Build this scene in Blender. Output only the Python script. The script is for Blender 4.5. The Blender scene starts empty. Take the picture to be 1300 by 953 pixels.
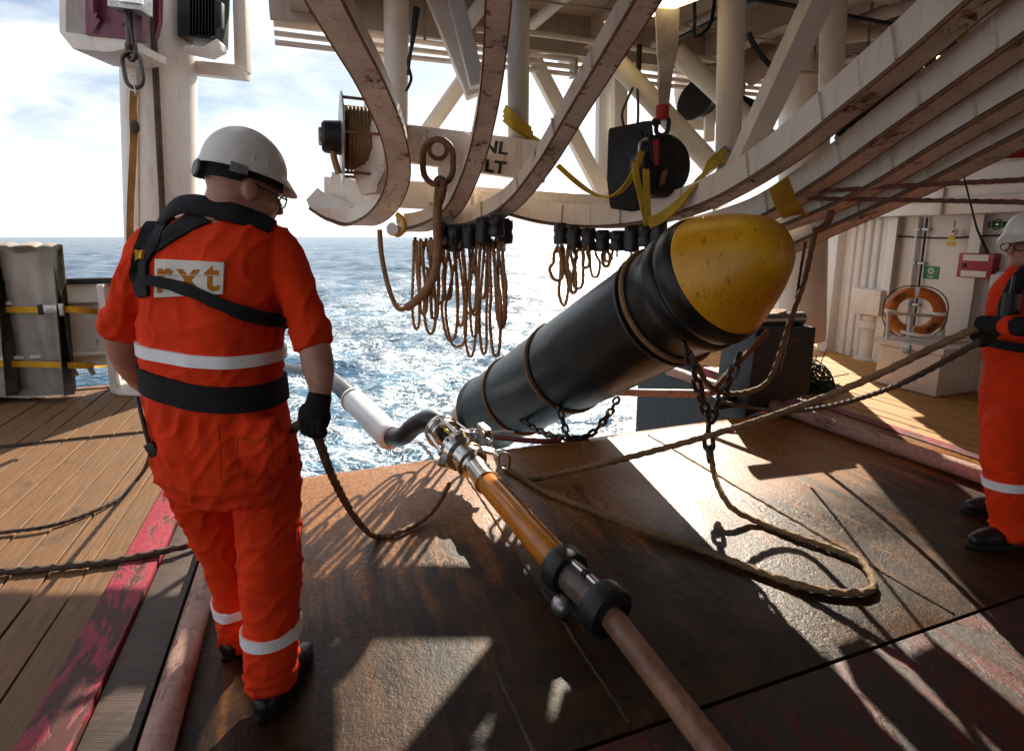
import bpy, bmesh, math, random
import numpy as np
from mathutils import Vector, Matrix, noise
from mathutils.bvhtree import BVHTree

R = math.radians
random.seed(7)
SC = bpy.context.scene
COL = SC.collection

# ------------------------------------------------------------------ camera
CAM_H = 1.62
PITCH = math.atan(131.5 / 700.0)
cam_data = bpy.data.cameras.new('camera')
cam_data.sensor_fit = 'HORIZONTAL'
cam_data.sensor_width = 36.0
cam_data.lens = 700.0 / 1300.0 * 36.0
cam_data.shift_y = -45.0 / 1300.0
cam_data.clip_start = 0.05
cam_data.clip_end = 60000.0
cam = bpy.data.objects.new('camera', cam_data)
COL.objects.link(cam)
cam.location = (0, 0, CAM_H)
cam.rotation_euler = (math.pi / 2 - PITCH, 0, 0)
SC.camera = cam

# ------------------------------------------------------------------ light
SUN_AZ, SUN_EL = 12.0, 31.0
world = bpy.data.worlds.new('World')
SC.world = world
world.use_nodes = True
wt = world.node_tree
wt.nodes.clear()
wo = wt.nodes.new('ShaderNodeOutputWorld')
wb = wt.nodes.new('ShaderNodeBackground')
wb.inputs['Strength'].default_value = 0.055
sky = wt.nodes.new('ShaderNodeTexSky')
sky.sky_type = 'NISHITA'
sky.sun_disc = False
sky.sun_elevation = R(SUN_EL)
sky.sun_rotation = R(SUN_AZ)
sky.air_density = 1.0
sky.dust_density = 0.7
sky.ozone_density = 1.0
# thin broken cloud laid over the sky, driven by the view direction projected on a cloud layer
tc = wt.nodes.new('ShaderNodeTexCoord')
sep = wt.nodes.new('ShaderNodeSeparateXYZ')
wt.links.new(tc.outputs['Generated'], sep.inputs[0])
zc = wt.nodes.new('ShaderNodeMath'); zc.operation = 'MAXIMUM'; zc.inputs[1].default_value = 0.0
wt.links.new(sep.outputs[2], zc.inputs[0])
za = wt.nodes.new('ShaderNodeMath'); za.operation = 'ADD'; za.inputs[1].default_value = 0.16
wt.links.new(zc.outputs[0], za.inputs[0])
dv = wt.nodes.new('ShaderNodeVectorMath'); dv.operation = 'DIVIDE'
cb = wt.nodes.new('ShaderNodeCombineXYZ')
for i in range(3):
    wt.links.new(za.outputs[0], cb.inputs[i])
wt.links.new(tc.outputs['Generated'], dv.inputs[0]); wt.links.new(cb.outputs[0], dv.inputs[1])
cn = wt.nodes.new('ShaderNodeTexNoise')
cn.inputs['Scale'].default_value = 1.35; cn.inputs['Detail'].default_value = 8; cn.inputs['Roughness'].default_value = 0.55
cn.inputs['Distortion'].default_value = 0.5
wt.links.new(dv.outputs[0], cn.inputs['Vector'])
cr_ = wt.nodes.new('ShaderNodeValToRGB')
cr_.color_ramp.elements[0].position = 0.40; cr_.color_ramp.elements[0].color = (0.12, 0.12, 0.12, 1)
cr_.color_ramp.elements[1].position = 0.62; cr_.color_ramp.elements[1].color = (0.92, 0.92, 0.92, 1)
wt.links.new(cn.outputs[0], cr_.inputs[0])
cm = wt.nodes.new('ShaderNodeMix'); cm.data_type = 'RGBA'
cm.inputs[7].default_value = (11.5, 11.7, 12.1, 1)
hz = wt.nodes.new('ShaderNodeMapRange'); hz.interpolation_type = 'SMOOTHSTEP'
hz.inputs[1].default_value = 0.0; hz.inputs[2].default_value = 0.26; hz.inputs[3].default_value = 0.85; hz.inputs[4].default_value = 0.0
wt.links.new(sep.outputs[2], hz.inputs[0])
mxm = wt.nodes.new('ShaderNodeMath'); mxm.operation = 'MAXIMUM'
wt.links.new(cr_.outputs[0], mxm.inputs[0]); wt.links.new(hz.outputs[0], mxm.inputs[1])
wt.links.new(mxm.outputs[0], cm.inputs[0]); wt.links.new(sky.outputs[0], cm.inputs[6])
wt.links.new(cm.outputs[2], wb.inputs['Color'])
wt.links.new(wb.outputs[0], wo.inputs['Surface'])

sun_dir = Vector((math.sin(R(SUN_AZ)) * math.cos(R(SUN_EL)), math.cos(R(SUN_AZ)) * math.cos(R(SUN_EL)), math.sin(R(SUN_EL))))
sl = bpy.data.lights.new('sun', 'SUN')
sl.energy = 5.0
sl.angle = R(0.53)
sl.color = (1.0, 0.90, 0.74)
sun = bpy.data.objects.new('sun', sl)
COL.objects.link(sun)
sun.rotation_euler = sun_dir.to_track_quat('Z', 'Y').to_euler()
sun.location = sun_dir * 40

SC.cycles.max_bounces = 6; SC.cycles.diffuse_bounces = 3; SC.cycles.glossy_bounces = 3; SC.cycles.transmission_bounces = 4
SC.cycles.sample_clamp_indirect = 6.0; SC.cycles.caustics_reflective = False; SC.cycles.caustics_refractive = False
SC.cycles.use_denoising = True; SC.cycles.adaptive_threshold = 0.02
vs = SC.view_settings
vs.view_transform = 'Standard'
vs.look = 'None'
vs.exposure = 1.1
vs.gamma = 1.0
vs.use_curve_mapping = False

# ------------------------------------------------------------------ places in the scene
CP, SP = math.cos(PITCH), math.sin(PITCH)
CAM = Vector((0, 0, CAM_H))
def ray(px, py):
    dx = (px - 650.0) / 700.0; dz = -(py - 431.5) / 700.0
    return Vector((dx, CP + dz * SP, -SP + dz * CP))
def at(px, py, D):
    r = ray(px, py)
    return CAM + r * (D / r.y)
def gp(px, py, z=0.0):
    r = ray(px, py)
    return CAM + r * ((z - CAM_H) / r.z)
TH = R(20.0)                                    # heading of the ship: u to starboard of view, v aft
EU = Vector((math.cos(TH), math.sin(TH), 0)); EV = Vector((-math.sin(TH), math.cos(TH), 0)); EZ = Vector((0, 0, 1))
def S(u, v, z=0.0):
    return EU * u + EV * v + EZ * z
SHIPROT = Matrix.Rotation(TH, 4, 'Z')

# ------------------------------------------------------------------ node helper
class NT:
    def __init__(s, name):
        s.m = bpy.data.materials.new(name); s.m.use_nodes = True
        s.t = s.m.node_tree; s.t.nodes.clear()
        s.out = s.t.nodes.new('ShaderNodeOutputMaterial')
        s.b = s.t.nodes.new('ShaderNodeBsdfPrincipled')
        s.t.links.new(s.b.outputs[0], s.out.inputs[0])
    def n(s, typ, **kw):
        nd = s.t.nodes.new(typ)
        for k, v in kw.items():
            setattr(nd, k, v)
        return nd
    def put(s, sock, val):
        if isinstance(val, bpy.types.NodeSocket): s.t.links.new(val, sock)
        elif isinstance(val, (tuple, list)) and len(val) == 3 and sock.type == 'RGBA': sock.default_value = (*val, 1)
        else: sock.default_value = val
    def coord(s, kind='Object'):
        if kind == 'World': return s.n('ShaderNodeNewGeometry').outputs['Position']
        return s.n('ShaderNodeTexCoord').outputs[kind]
    def map(s, vec, scale=(1, 1, 1), rot=(0, 0, 0), loc=(0, 0, 0)):
        nd = s.n('ShaderNodeMapping'); s.put(nd.inputs[0], vec)
        nd.inputs['Scale'].default_value = scale; nd.inputs['Rotation'].default_value = rot; s.put(nd.inputs['Location'], loc)
        return nd.outputs[0]
    def noise(s, vec, scale, detail=5, rough=0.55, dist=0.0):
        nd = s.n('ShaderNodeTexNoise'); s.put(nd.inputs['Vector'], vec)
        nd.inputs['Scale'].default_value = scale; nd.inputs['Detail'].default_value = min(detail, 6)
        nd.inputs['Roughness'].default_value = rough; nd.inputs['Distortion'].default_value = dist
        return nd.outputs[0]
    def voro(s, vec, scale, feature='F1'):
        nd = s.n('ShaderNodeTexVoronoi', feature=feature); s.put(nd.inputs['Vector'], vec); nd.inputs['Scale'].default_value = scale
        return nd.outputs[0]
    def ramp(s, fac, a, b, ca=0.0, cb=1.0):
        nd = s.n('ShaderNodeMapRange', interpolation_type='SMOOTHSTEP'); s.put(nd.inputs[0], fac)
        nd.inputs[1].default_value = a; nd.inputs[2].default_value = b; nd.inputs[3].default_value = ca; nd.inputs[4].default_value = cb
        return nd.outputs[0]
    def math(s, op, a, b=0.0):
        nd = s.n('ShaderNodeMath', operation=op); s.put(nd.inputs[0], a); s.put(nd.inputs[1], b)
        return nd.outputs[0]
    def mix(s, fac, a, b, blend='MIX'):
        nd = s.n('ShaderNodeMix', data_type='RGBA', blend_type=blend); s.put(nd.inputs[0], fac); s.put(nd.inputs[6], a); s.put(nd.inputs[7], b)
        return nd.outputs[2]
    def rnd(s): return s.n('ShaderNodeObjectInfo').outputs['Random']
    def bump(s, h, strength=0.3, dist=0.01):
        nd = s.n('ShaderNodeBump'); s.put(nd.inputs['Height'], h); nd.inputs['Strength'].default_value = strength; nd.inputs['Distance'].default_value = dist
        if s.b.inputs['Normal'].is_linked:
            s.t.links.new(s.b.inputs['Normal'].links[0].from_socket, nd.inputs['Normal'])
        s.t.links.new(nd.outputs[0], s.b.inputs['Normal'])
    def done(s, col=None, rough=None, metal=None, **kw):
        if col is not None: s.put(s.b.inputs['Base Color'], col)
        if rough is not None: s.put(s.b.inputs['Roughness'], rough)
        if metal is not None: s.put(s.b.inputs['Metallic'], metal)
        for k, v in kw.items(): s.put(s.b.inputs[k], v)
        return s.m

def mul(c, k): return tuple(min(1.0, x * k) for x in c)

def m_paint(name, col, rough=0.45, rust=0.0, dirt=0.35, spec=0.5, scale=1.0):
    t = NT(name); w = t.coord('World')
    big = t.noise(w, 1.7 * scale, 6, 0.6, 0.4); fine = t.noise(w, 14 * scale, 8, 0.65)
    streak = t.noise(t.map(w, (9, 9, 0.9)), 2.2 * scale, 6, 0.6)
    c = t.mix(t.math('MULTIPLY', t.ramp(big, 0.40, 0.72), dirt), col, mul(col, 0.62))
    c = t.mix(t.math('MULTIPLY', t.ramp(streak, 0.52, 0.75), dirt * 0.9), c, (col[0] * 0.62, col[1] * 0.50, col[2] * 0.38))
    ro = t.math('ADD', t.math('MULTIPLY', fine, 0.25), rough - 0.12)
    if rust > 0:
        s1 = t.noise(w, 5.5 * scale, 9, 0.72, 0.6)
        mask = t.ramp(t.math('ADD', s1, t.math('MULTIPLY', big, 0.35)), 0.90 - 0.30 * rust, 0.98 - 0.26 * rust)
        rc = t.mix(t.ramp(fine, 0.35, 0.65), (0.060, 0.022, 0.010), (0.26, 0.105, 0.035))
        c = t.mix(mask, c, rc)
        ro = t.math('MAXIMUM', ro, t.math('MULTIPLY', mask, 0.85))
        t.bump(t.math('SUBTRACT', fine, t.math('MULTIPLY', mask, 0.5)), 0.35, 0.006)
    else:
        t.bump(fine, 0.12, 0.003)
    return t.done(c, ro, 0.0)

def m_plain(name, col, rough=0.5, metal=0.0, var=0.25, scale=30, bump=0.15, dist=0.002, kind='Object'):
    t = NT(name); w = t.coord(kind)
    f = t.noise(w, scale, 6, 0.6); g = t.noise(w, scale * 0.13, 5, 0.6, 0.5)
    c = t.mix(t.ramp(f, 0.35, 0.7), mul(col, 1 - var), mul(col, 1 + var * 0.5))
    c = t.mix(t.math('MULTIPLY', t.ramp(g, 0.4, 0.7), var), c, mul(col, 0.55))
    t.bump(f, bump, dist)
    return t.done(c, t.math('ADD', t.math('MULTIPLY', g, 0.25), rough - 0.12), metal)

def m_cloth(name, col, var=0.18, weave=900.0):
    t = NT(name); w = t.coord('Object')
    g = t.noise(w, 6, 6, 0.6, 0.3); f = t.noise(w, 60, 4, 0.6); wv = t.noise(w, weave, 2, 0.5)
    c = t.mix(t.ramp(g, 0.35, 0.7), mul(col, 1 - var), mul(col, 1.08))
    dirt = t.ramp(t.noise(w, 3.1, 8, 0.7, 0.8), 0.60, 0.78)
    c = t.mix(t.math('MULTIPLY', dirt, 0.45), c, (col[0] * 0.45, col[1] * 0.5, col[2] * 0.6))
    t.bump(f, 0.25, 0.006); t.bump(wv, 0.2, 0.0008)
    return t.done(c, 0.85, 0.0, **{'Specular IOR Level': 0.25})

def m_rope(name, col):
    t = NT(name); w = t.coord('World')
    f = t.noise(w, 120, 5, 0.7); g = t.noise(w, 4.0, 6, 0.6)
    c = t.mix(t.ramp(f, 0.3, 0.7), mul(col, 0.45), mul(col, 1.35))
    c = t.mix(t.ramp(g, 0.4, 0.7), c, mul(col, 0.5))
    t.bump(f, 0.5, 0.003)
    return t.done(c, 0.82)

# ------------------------------------------------------------------ mesh builder
def cr(pts, n=8, closed=False):
    """Catmull-Rom through pts."""
    P = [Vector(p) for p in pts]; out = []
    L = len(P)
    rng = L if closed else L - 1
    for i in range(rng):
        if closed: p0, p1, p2, p3 = P[(i - 1) % L], P[i], P[(i + 1) % L], P[(i + 2) % L]
        else: p0, p1, p2, p3 = P[max(i - 1, 0)], P[i], P[i + 1], P[min(i + 2, L - 1)]
        for k in range(n):
            t = k / n
            out.append(0.5 * ((2 * p1) + (p2 - p0) * t + (2 * p0 - 5 * p1 + 4 * p2 - p3) * t * t + (3 * p1 - p0 - 3 * p2 + p3) * t ** 3))
    if not closed: out.append(P[-1].copy())
    return out

def resample(pts, step):
    out = [pts[0].copy()]; acc = 0.0; target = step
    for a, b in zip(pts, pts[1:]):
        d = (b - a).length
        while d > 1e-9 and acc + d >= target:
            out.append(a + (b - a) * ((target - acc) / d)); target += step
        acc += d
    if (out[-1] - pts[-1]).length > step * 0.3: out.append(pts[-1].copy())
    return out

def frames(pts, up=None):
    """tangent, side, normal by parallel transport (or a fixed side axis)."""
    n = len(pts); T = []
    for i in range(n):
        t = pts[min(i + 1, n - 1)] - pts[max(i - 1, 0)]
        T.append(t.normalized() if t.length > 1e-9 else (T[-1] if T else Vector((0, 0, 1))))
    fr = []
    if up is not None:
        for t in T:
            s = (up - t * up.dot(t))
            s = s.normalized() if s.length > 1e-6 else Vector((1, 0, 0))
            fr.append((t, s, t.cross(s)))
        return fr
    a = Vector((0, 0, 1)) if abs(T[0].z) < 0.9 else Vector((1, 0, 0))
    s = (a - T[0] * a.dot(T[0])).normalized()
    for t in T:
        s = (s - t * s.dot(t))
        s = s.normalized() if s.length > 1e-6 else Vector((1, 0, 0))
        fr.append((t, s, t.cross(s)))
    return fr

class MB:
    def __init__(s): s.v = []; s.f = []
    def _grid(s, rings, closed_u=True, closed_v=False, caps=True):
        base = len(s.v); m = len(rings[0]); n = len(rings)
        for r in rings: s.v.extend(r)
        for i in range(n if closed_v else n - 1):
            for j in range(m if closed_u else m - 1):
                a = base + i * m + j; b = base + i * m + (j + 1) % m
                c = base + ((i + 1) % n) * m + (j + 1) % m; d = base + ((i + 1) % n) * m + j
                s.f.append((a, b, c, d))
        if caps and closed_u and not closed_v:
            s.f.append(tuple(base + j for j in range(m))[::-1])
            s.f.append(tuple(base + (n - 1) * m + j for j in range(m)))
        return s
    def box(s, c, d, M=None):
        """box at centre c with full sizes d in the frame M (3x3 columns) """
        b = len(s.v); c = Vector(c)
        X, Y, Z = (Vector((1, 0, 0)), Vector((0, 1, 0)), Vector((0, 0, 1))) if M is None else M
        for sx in (-.5, .5):
            for sy in (-.5, .5):
                for sz in (-.5, .5):
                    s.v.append(c + X * (sx * d[0]) + Y * (sy * d[1]) + Z * (sz * d[2]))
        for f in ((0, 1, 3, 2), (4, 6, 7, 5), (0, 4, 5, 1), (2, 3, 7, 6), (0, 2, 6, 4), (1, 5, 7, 3)):
            s.f.append(tuple(b + i for i in f))
        return s
    def sbox(s, u0, u1, v0, v1, z0, z1):
        """ship-aligned box"""
        return s.box(S((u0 + u1) / 2, (v0 + v1) / 2, (z0 + z1) / 2), (u1 - u0, v1 - v0, z1 - z0), (EU, EV, EZ))
    def beam(s, a, b, w, h, side=None):
        """rectangular bar from a to b, w along side, h across"""
        a, b = Vector(a), Vector(b); t = (b - a).normalized()
        sd = Vector(side) if side is not None else (Vector((0, 0, 1)) if abs(t.z) < 0.9 else Vector((1, 0, 0)))
        sd = (sd - t * sd.dot(t)).normalized(); nn = t.cross(sd)
        return s.box((a + b) / 2, (w, h, (b - a).length), (sd, nn, t))
    def tube(s, pts, r, seg=12, closed=False, caps=True, up=None):
        pts = [Vector(p) for p in pts]; fr = frames(pts, up); rings = []
        for i, (p, (t, a, b)) in enumerate(zip(pts, fr)):
            rr = r[i] if isinstance(r, (list, tuple)) else r
            rings.append([p + (a * math.cos(k * 2 * math.pi / seg) + b * math.sin(k * 2 * math.pi / seg)) * rr for k in range(seg)])
        return s._grid(rings, True, closed, caps)
    def pipe(s, a, b, r, seg=16, r2=None):
        return s.tube([a, b], [r, r if r2 is None else r2], seg)
    def rope(s, pts, r, lay=7.0, strands=3, seg=9, amp=0.17):
        pts = resample([Vector(p) for p in pts], r * 1.1); fr = frames(pts); rings = []
        acc = 0
        for i, (p, (t, a, b)) in enumerate(zip(pts, fr)):
            tw = i * 1.1 / lay * 2 * math.pi / strands * 1.6
            ring = []
            for k in range(seg):
                th = k * 2 * math.pi / seg
                rr = r * (1 + amp * math.cos(strands * th + tw * strands))
                ring.append(p + (a * math.cos(th) + b * math.sin(th)) * rr)
            rings.append(ring)
        return s._grid(rings)
    def sweep(s, pts, prof, side, caps=True):
        """closed profile [(side, normal)] swept on pts with a fixed side axis"""
        pts = [Vector(p) for p in pts]; fr = frames(pts, Vector(side)); rings = []
        for p, (t, a, b) in zip(pts, fr):
            rings.append([p + a * x + b * y for x, y in prof])
        return s._grid(rings, True, False, caps)
    def lathe(s, prof, o, axis, seg=32, caps=True):
        """prof [(dist along axis, radius)]"""
        o = Vector(o); t = Vector(axis).normalized()
        a = Vector((0, 0, 1)) if abs(t.z) < 0.9 else Vector((1, 0, 0)); a = (a - t * a.dot(t)).normalized(); b = t.cross(a)
        rings = [[o + t * h + (a * math.cos(k * 2 * math.pi / seg) + b * math.sin(k * 2 * math.pi / seg)) * max(r, 1e-4) for k in range(seg)] for h, r in prof]
        return s._grid(rings, True, False, caps)
    def torus(s, c, axis, R_, r, seg=40, sg=12, squash=1.0):
        t = Vector(axis).normalized(); c = Vector(c)
        a = Vector((0, 0, 1)) if abs(t.z) < 0.9 else Vector((1, 0, 0)); a = (a - t * a.dot(t)).normalized(); b = t.cross(a)
        rings = []
        for i in range(seg):
            th = i * 2 * math.pi / seg; d = a * math.cos(th) + b * math.sin(th)
            rings.append([c + d * (R_ + r * math.cos(k * 2 * math.pi / sg)) + t * (r * squash * math.sin(k * 2 * math.pi / sg)) for k in range(sg)])
        return s._grid(rings, True, True)
    def ell(s, c, rad, M=None, seg=20, rings_=14):
        c = Vector(c); X, Y, Z = (Vector((1, 0, 0)), Vector((0, 1, 0)), Vector((0, 0, 1))) if M is None else M
        rr = []
        for i in range(rings_ + 1):
            ph = -math.pi / 2 + math.pi * i / rings_
            cz = max(math.cos(ph), 1e-3)
            rr.append([c + X * (rad[0] * cz * math.cos(k * 2 * math.pi / seg)) + Y * (rad[1] * cz * math.sin(k * 2 * math.pi / seg)) + Z * (rad[2] * math.sin(ph)) for k in range(seg)])
        return s._grid(rr)
    def poly(s, pts, thick, nrm=None):
        """flat polygon given thickness along its normal"""
        P = [Vector(p) for p in pts]
        n = Vector(nrm).normalized() if nrm is not None else (P[1] - P[0]).cross(P[2] - P[0]).normalized()
        b = len(s.v); m = len(P)
        s.v += [p - n * (thick / 2) for p in P] + [p + n * (thick / 2) for p in P]
        s.f.append(tuple(b + i for i in range(m))[::-1]); s.f.append(tuple(b + m + i for i in range(m)))
        for i in range(m):
            j = (i + 1) % m
            s.f.append((b + i, b + j, b + m + j, b + m + i))
        return s
    def mesh(s, name, bevel=0.0, smooth=35, jitter=0.0):
        me = bpy.data.meshes.new(name)
        me.from_pydata([tuple(v) for v in s.v], [], s.f)
        bm = bmesh.new(); bm.from_mesh(me)
        bmesh.ops.recalc_face_normals(bm, faces=bm.faces)
        if bevel > 0:
            ed = [e for e in bm.edges if len(e.link_faces) == 2 and e.calc_face_angle(0) > R(30)]
            bmesh.ops.bevel(bm, geom=ed, offset=bevel, segments=2, profile=0.7, affect='EDGES', clamp_overlap=True)
        bm.to_mesh(me); bm.free()
        if smooth:
            me.polygons.foreach_set('use_smooth', [True] * len(me.polygons))
            me.set_sharp_from_angle(angle=R(smooth))
        me.update()
        return me
    def build(s, name, mat, parent=None, bevel=0.0, smooth=35, base=None):
        me = s.mesh(name, bevel, smooth)
        return link(name, me, mat, parent, base)

def link(name, me, mat, parent=None, base=None):
    o = bpy.data.objects.new(name, me)
    COL.objects.link(o)
    if mat is not None:
        if me.materials: me.materials[0] = mat
        else: me.materials.append(mat)
    if base is not None:                      # put the origin at the thing's own base
        me.transform(Matrix.Translation(-Vector(base))); o.location = base
    if parent is not None:
        o.parent = parent
        o.matrix_parent_inverse = parent.matrix_basis.inverted()
    return o

def tag(o, label=None, cat=None, group=None, kind=None):
    if label: o['label'] = label
    if cat: o['category'] = cat
    if group: o['group'] = group
    if kind: o['kind'] = kind
    return o

def empty(name, loc, label, cat, group=None):
    o = bpy.data.objects.new(name, None)
    COL.objects.link(o); o.location = loc; o.empty_display_size = 0.1
    return tag(o, label, cat, group)

def text_mesh(txt, size, depth=0.002, bold=0.0, sx=1.0, gap=1.0):
    cu = bpy.data.curves.new('lettering', 'FONT'); cu.body = txt; cu.size = size; cu.extrude = depth; cu.offset = bold
    cu.space_character = gap; cu.align_x = 'CENTER'; cu.align_y = 'CENTER'; cu.resolution_u = 3
    ob = bpy.data.objects.new('lettering', cu); COL.objects.link(ob)
    dg = bpy.context.evaluated_depsgraph_get(); dg.update()
    me = bpy.data.meshes.new_from_object(ob.evaluated_get(dg))
    bpy.data.objects.remove(ob); bpy.data.curves.remove(cu)
    me.transform(Matrix.Diagonal((sx, 1, 1, 1)))
    return me

def frame_matrix(o, X, Y):
    X = Vector(X).normalized(); Z = X.cross(Vector(Y)).normalized(); Y = Z.cross(X)
    M = Matrix.Identity(4)
    for i in range(3):
        M[i][0], M[i][1], M[i][2], M[i][3] = X[i], Y[i], Z[i], o[i]
    return M

def chain(name, label, cat, pts, L, r, mat, group=None, width=None):
    """each link is a part of its own"""
    pts = [Vector(p) for p in pts]
    W = width or L * 0.62
    pitch = L - 2 * r - r * 0.3
    P = resample(cr(pts, 10), pitch)
    root = empty(name, pts[0], label, cat, group)
    a = (L - W) / 2; R2 = W / 2 - r; path = []
    for k in range(7): th = -math.pi / 2 + math.pi * k / 6; path.append(Vector((a + R2 * math.cos(th), R2 * math.sin(th), 0)))
    for k in range(7): th = math.pi / 2 + math.pi * k / 6; path.append(Vector((-a + R2 * math.cos(th), R2 * math.sin(th), 0)))
    me = MB().tube(path, r, 8, closed=True).mesh('link')
    fr = frames(P)
    for i in range(len(P) - 1):
        o = link('link', me, mat, None)
        c = (P[i] + P[i + 1]) / 2; t = (P[i + 1] - P[i]).normalized(); s, b = fr[i][1], fr[i][2]
        ang = (0.6 if i % 2 else 0.6 + math.pi / 2) + random.uniform(-.25, .25)
        Y = s * math.cos(ang) + b * math.sin(ang)
        o.parent = root; o.matrix_basis = Matrix.Translation(-pts[0]) @ frame_matrix(c, t, Y)
    return root
# ================================================================== materials
def m_rust_plate():
    t = NT('rusted deck steel'); w = t.coord('World')
    ws = t.map(w, (1, 1, 1), (0, 0, -TH))
    big = t.noise(ws, 0.85, 7, 0.62, 0.8); mid = t.noise(ws, 4.0, 9, 0.7, 0.5); fine = t.noise(ws, 38, 8, 0.7)
    drag = t.noise(t.map(ws, (7.0, 0.8, 1)), 1.6, 8, 0.65, 0.3)          # scrape marks running fore and aft
    grit = t.voro(ws, 130)
    sx = t.n('ShaderNodeSeparateXYZ'); t.put(sx.inputs[0], ws)
    aft = t.ramp(sx.outputs[1], 1.7, 3.6)                                 # fresh orange rust where chain and buoys scrape the stern lip
    c = t.mix(t.ramp(mid, 0.35, 0.68), (0.017, 0.0085, 0.0042), (0.058, 0.026, 0.010))
    rust = t.mix(t.ramp(fine, 0.3, 0.7), (0.12, 0.042, 0.012), (0.40, 0.165, 0.042))
    rm = t.math('MULTIPLY', t.ramp(t.math('ADD', t.math('MULTIPLY', drag, 0.6), t.math('ADD', t.math('MULTIPLY', big, 0.5), t.math('MULTIPLY', aft, 0.30))), 0.56, 0.82), 0.95)
    c = t.mix(rm, c, rust)
    pale = t.ramp(t.noise(t.map(ws, (5, .7, 1), (0, 0, 0), (4, 7, 0)), 2.1, 9, 0.7, 0.7), 0.60, 0.74)
    c = t.mix(t.math('MULTIPLY', pale, 0.35), c, (0.34, 0.27, 0.20))
    wet = t.ramp(t.noise(ws, 1.1, 5, 0.6, 0.6), 0.40, 0.62)
    ro = t.math('SUBTRACT', t.math('ADD', t.math('MULTIPLY', fine, 0.22), 0.33), t.math('MULTIPLY', wet, 0.17))
    gouge = t.ramp(t.noise(t.map(ws, (46, 0.7, 1), (0, 0, 0.12)), 1.3, 4, 0.6, 0.1), 0.67, 0.73)
    c = t.mix(t.math('MULTIPLY', gouge, 0.45), c, (0.19, 0.13, 0.09))
    t.bump(mid, 0.12, 0.02); t.bump(fine, 0.40, 0.007); t.bump(t.noise(ws, 110, 3, 0.6), 0.35, 0.003)
    return t.done(c, ro, 0.0, **{'Specular IOR Level': 0.19})
M_PLATE = m_rust_plate()

def m_wood(name, col, red=False):
    t = NT(name); w = t.coord('Object'); rnd = t.rnd()
    off = t.n('ShaderNodeCombineXYZ'); t.put(off.inputs[0], t.math('MULTIPLY', rnd, 37.0)); t.put(off.inputs[1], t.math('MULTIPLY', rnd, 11.0))
    w2 = t.map(w, (1, 1, 1), (0, 0, 0), off.outputs[0])
    grain = t.noise(t.map(w2, (1.2, 26, 26)), 3.0, 8, 0.65, 0.3)
    soft = t.noise(t.map(w2, (0.8, 3, 3)), 2.2, 7, 0.65, 0.5)
    stain = t.noise(w2, 3.4, 8, 0.7, 0.9)
    c = t.mix(t.ramp(grain, 0.32, 0.7), mul(col, 0.55), mul(col, 1.25))
    c = t.mix(t.math('MULTIPLY', rnd, 0.5), c, mul(col, 0.7))
    c = t.mix(t.math('MULTIPLY', t.ramp(soft, 0.4, 0.7), 0.5), c, (col[0] * 0.80, col[1] * 0.86, col[2] * 1.0))
    c = t.mix(t.math('MULTIPLY', t.ramp(stain, 0.56, 0.70), 0.75), c, mul(col, 0.22))
    t.bump(grain, 0.5, 0.006); t.bump(stain, 0.3, 0.01)
    return t.done(c, t.math('ADD', t.math('MULTIPLY', soft, 0.3), 0.5))
M_WOOD_SHADE = m_wood('weathered timber in shade tone', (0.175, 0.078, 0.022))  # left planks: shade is put into this darker timber colour
M_WOOD_SUN = m_wood('deck timber in sunlit tone', (0.54, 0.255, 0.055))  # right planks: sunlight is put into this golden timber colour

def m_worn_paint(name, col, under, amt=0.5, rough=0.55):
    t = NT(name); w = t.coord('World'); ws = t.map(w, (1, 1, 1), (0, 0, -TH))
    n1 = t.noise(t.map(ws, (3.2, 1.0, 2)), 3.0, 9, 0.72, 0.6); n2 = t.noise(ws, 30, 6, 0.7); n3 = t.noise(ws, 1.3, 5, 0.6)
    mask = t.ramp(t.math('ADD', n1, t.math('MULTIPLY', n3, 0.3)), 0.95 - 0.5 * amt, 1.03 - 0.5 * amt)
    c = t.mix(t.ramp(n2, 0.3, 0.7), mul(col, 0.7), mul(col, 1.15))
    c = t.mix(mask, c, under)
    t.bump(t.math('SUBTRACT', n2, mask), 0.4, 0.006)
    return t.done(c, t.math('ADD', t.math('MULTIPLY', n2, 0.2), rough - 0.1), 0.0, **{'Specular IOR Level': 0.25})
M_REDSTRIP = m_worn_paint('worn crimson strip paint', (0.30, 0.035, 0.055), (0.075, 0.028, 0.022), 0.62)
M_REDDECK = m_worn_paint('worn oxide red deck paint', (0.085, 0.018, 0.012), (0.035, 0.022, 0.016), 0.7, 0.5)
M_PINK = m_worn_paint('scuffed pale pink pipe paint', (0.42, 0.25, 0.20), (0.16, 0.09, 0.06), 0.55, 0.45)
M_HULL = m_paint('dark hull steel', (0.020, 0.021, 0.024), 0.5, 0.35)
M_WHITE = m_paint('cream white ship paint', (0.72, 0.65, 0.58), 0.42, 0.12, 0.45)
M_WHITE_RUST = m_paint('rust stained white paint', (0.71, 0.62, 0.54), 0.45, 0.40, 0.8)
M_RUSTY = m_paint('rust eaten white paint', (0.66, 0.57, 0.49), 0.55, 0.56, 1.0, scale=1.5)
M_CLEAN = m_paint('clean white bulkhead paint', (0.74, 0.70, 0.67), 0.4, 0.05, 0.25)
M_RUSTEDGE = m_paint('bare rusty steel', (0.16, 0.075, 0.04), 0.7, 0.8, 0.6)
M_GREY = m_paint('pale grey structural paint', (0.50, 0.49, 0.49), 0.45, 0.10, 0.35)
M_CEIL = m_paint('grey brown overhead paint', (0.40, 0.32, 0.26), 0.5, 0.25, 0.5)
M_BLACKSTEEL = m_plain('blackened steel', (0.025, 0.025, 0.028), 0.45, 0.6, 0.3, 60)
M_GALV = m_plain('galvanised steel', (0.45, 0.44, 0.42), 0.35, 0.9, 0.35, 40)
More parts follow.
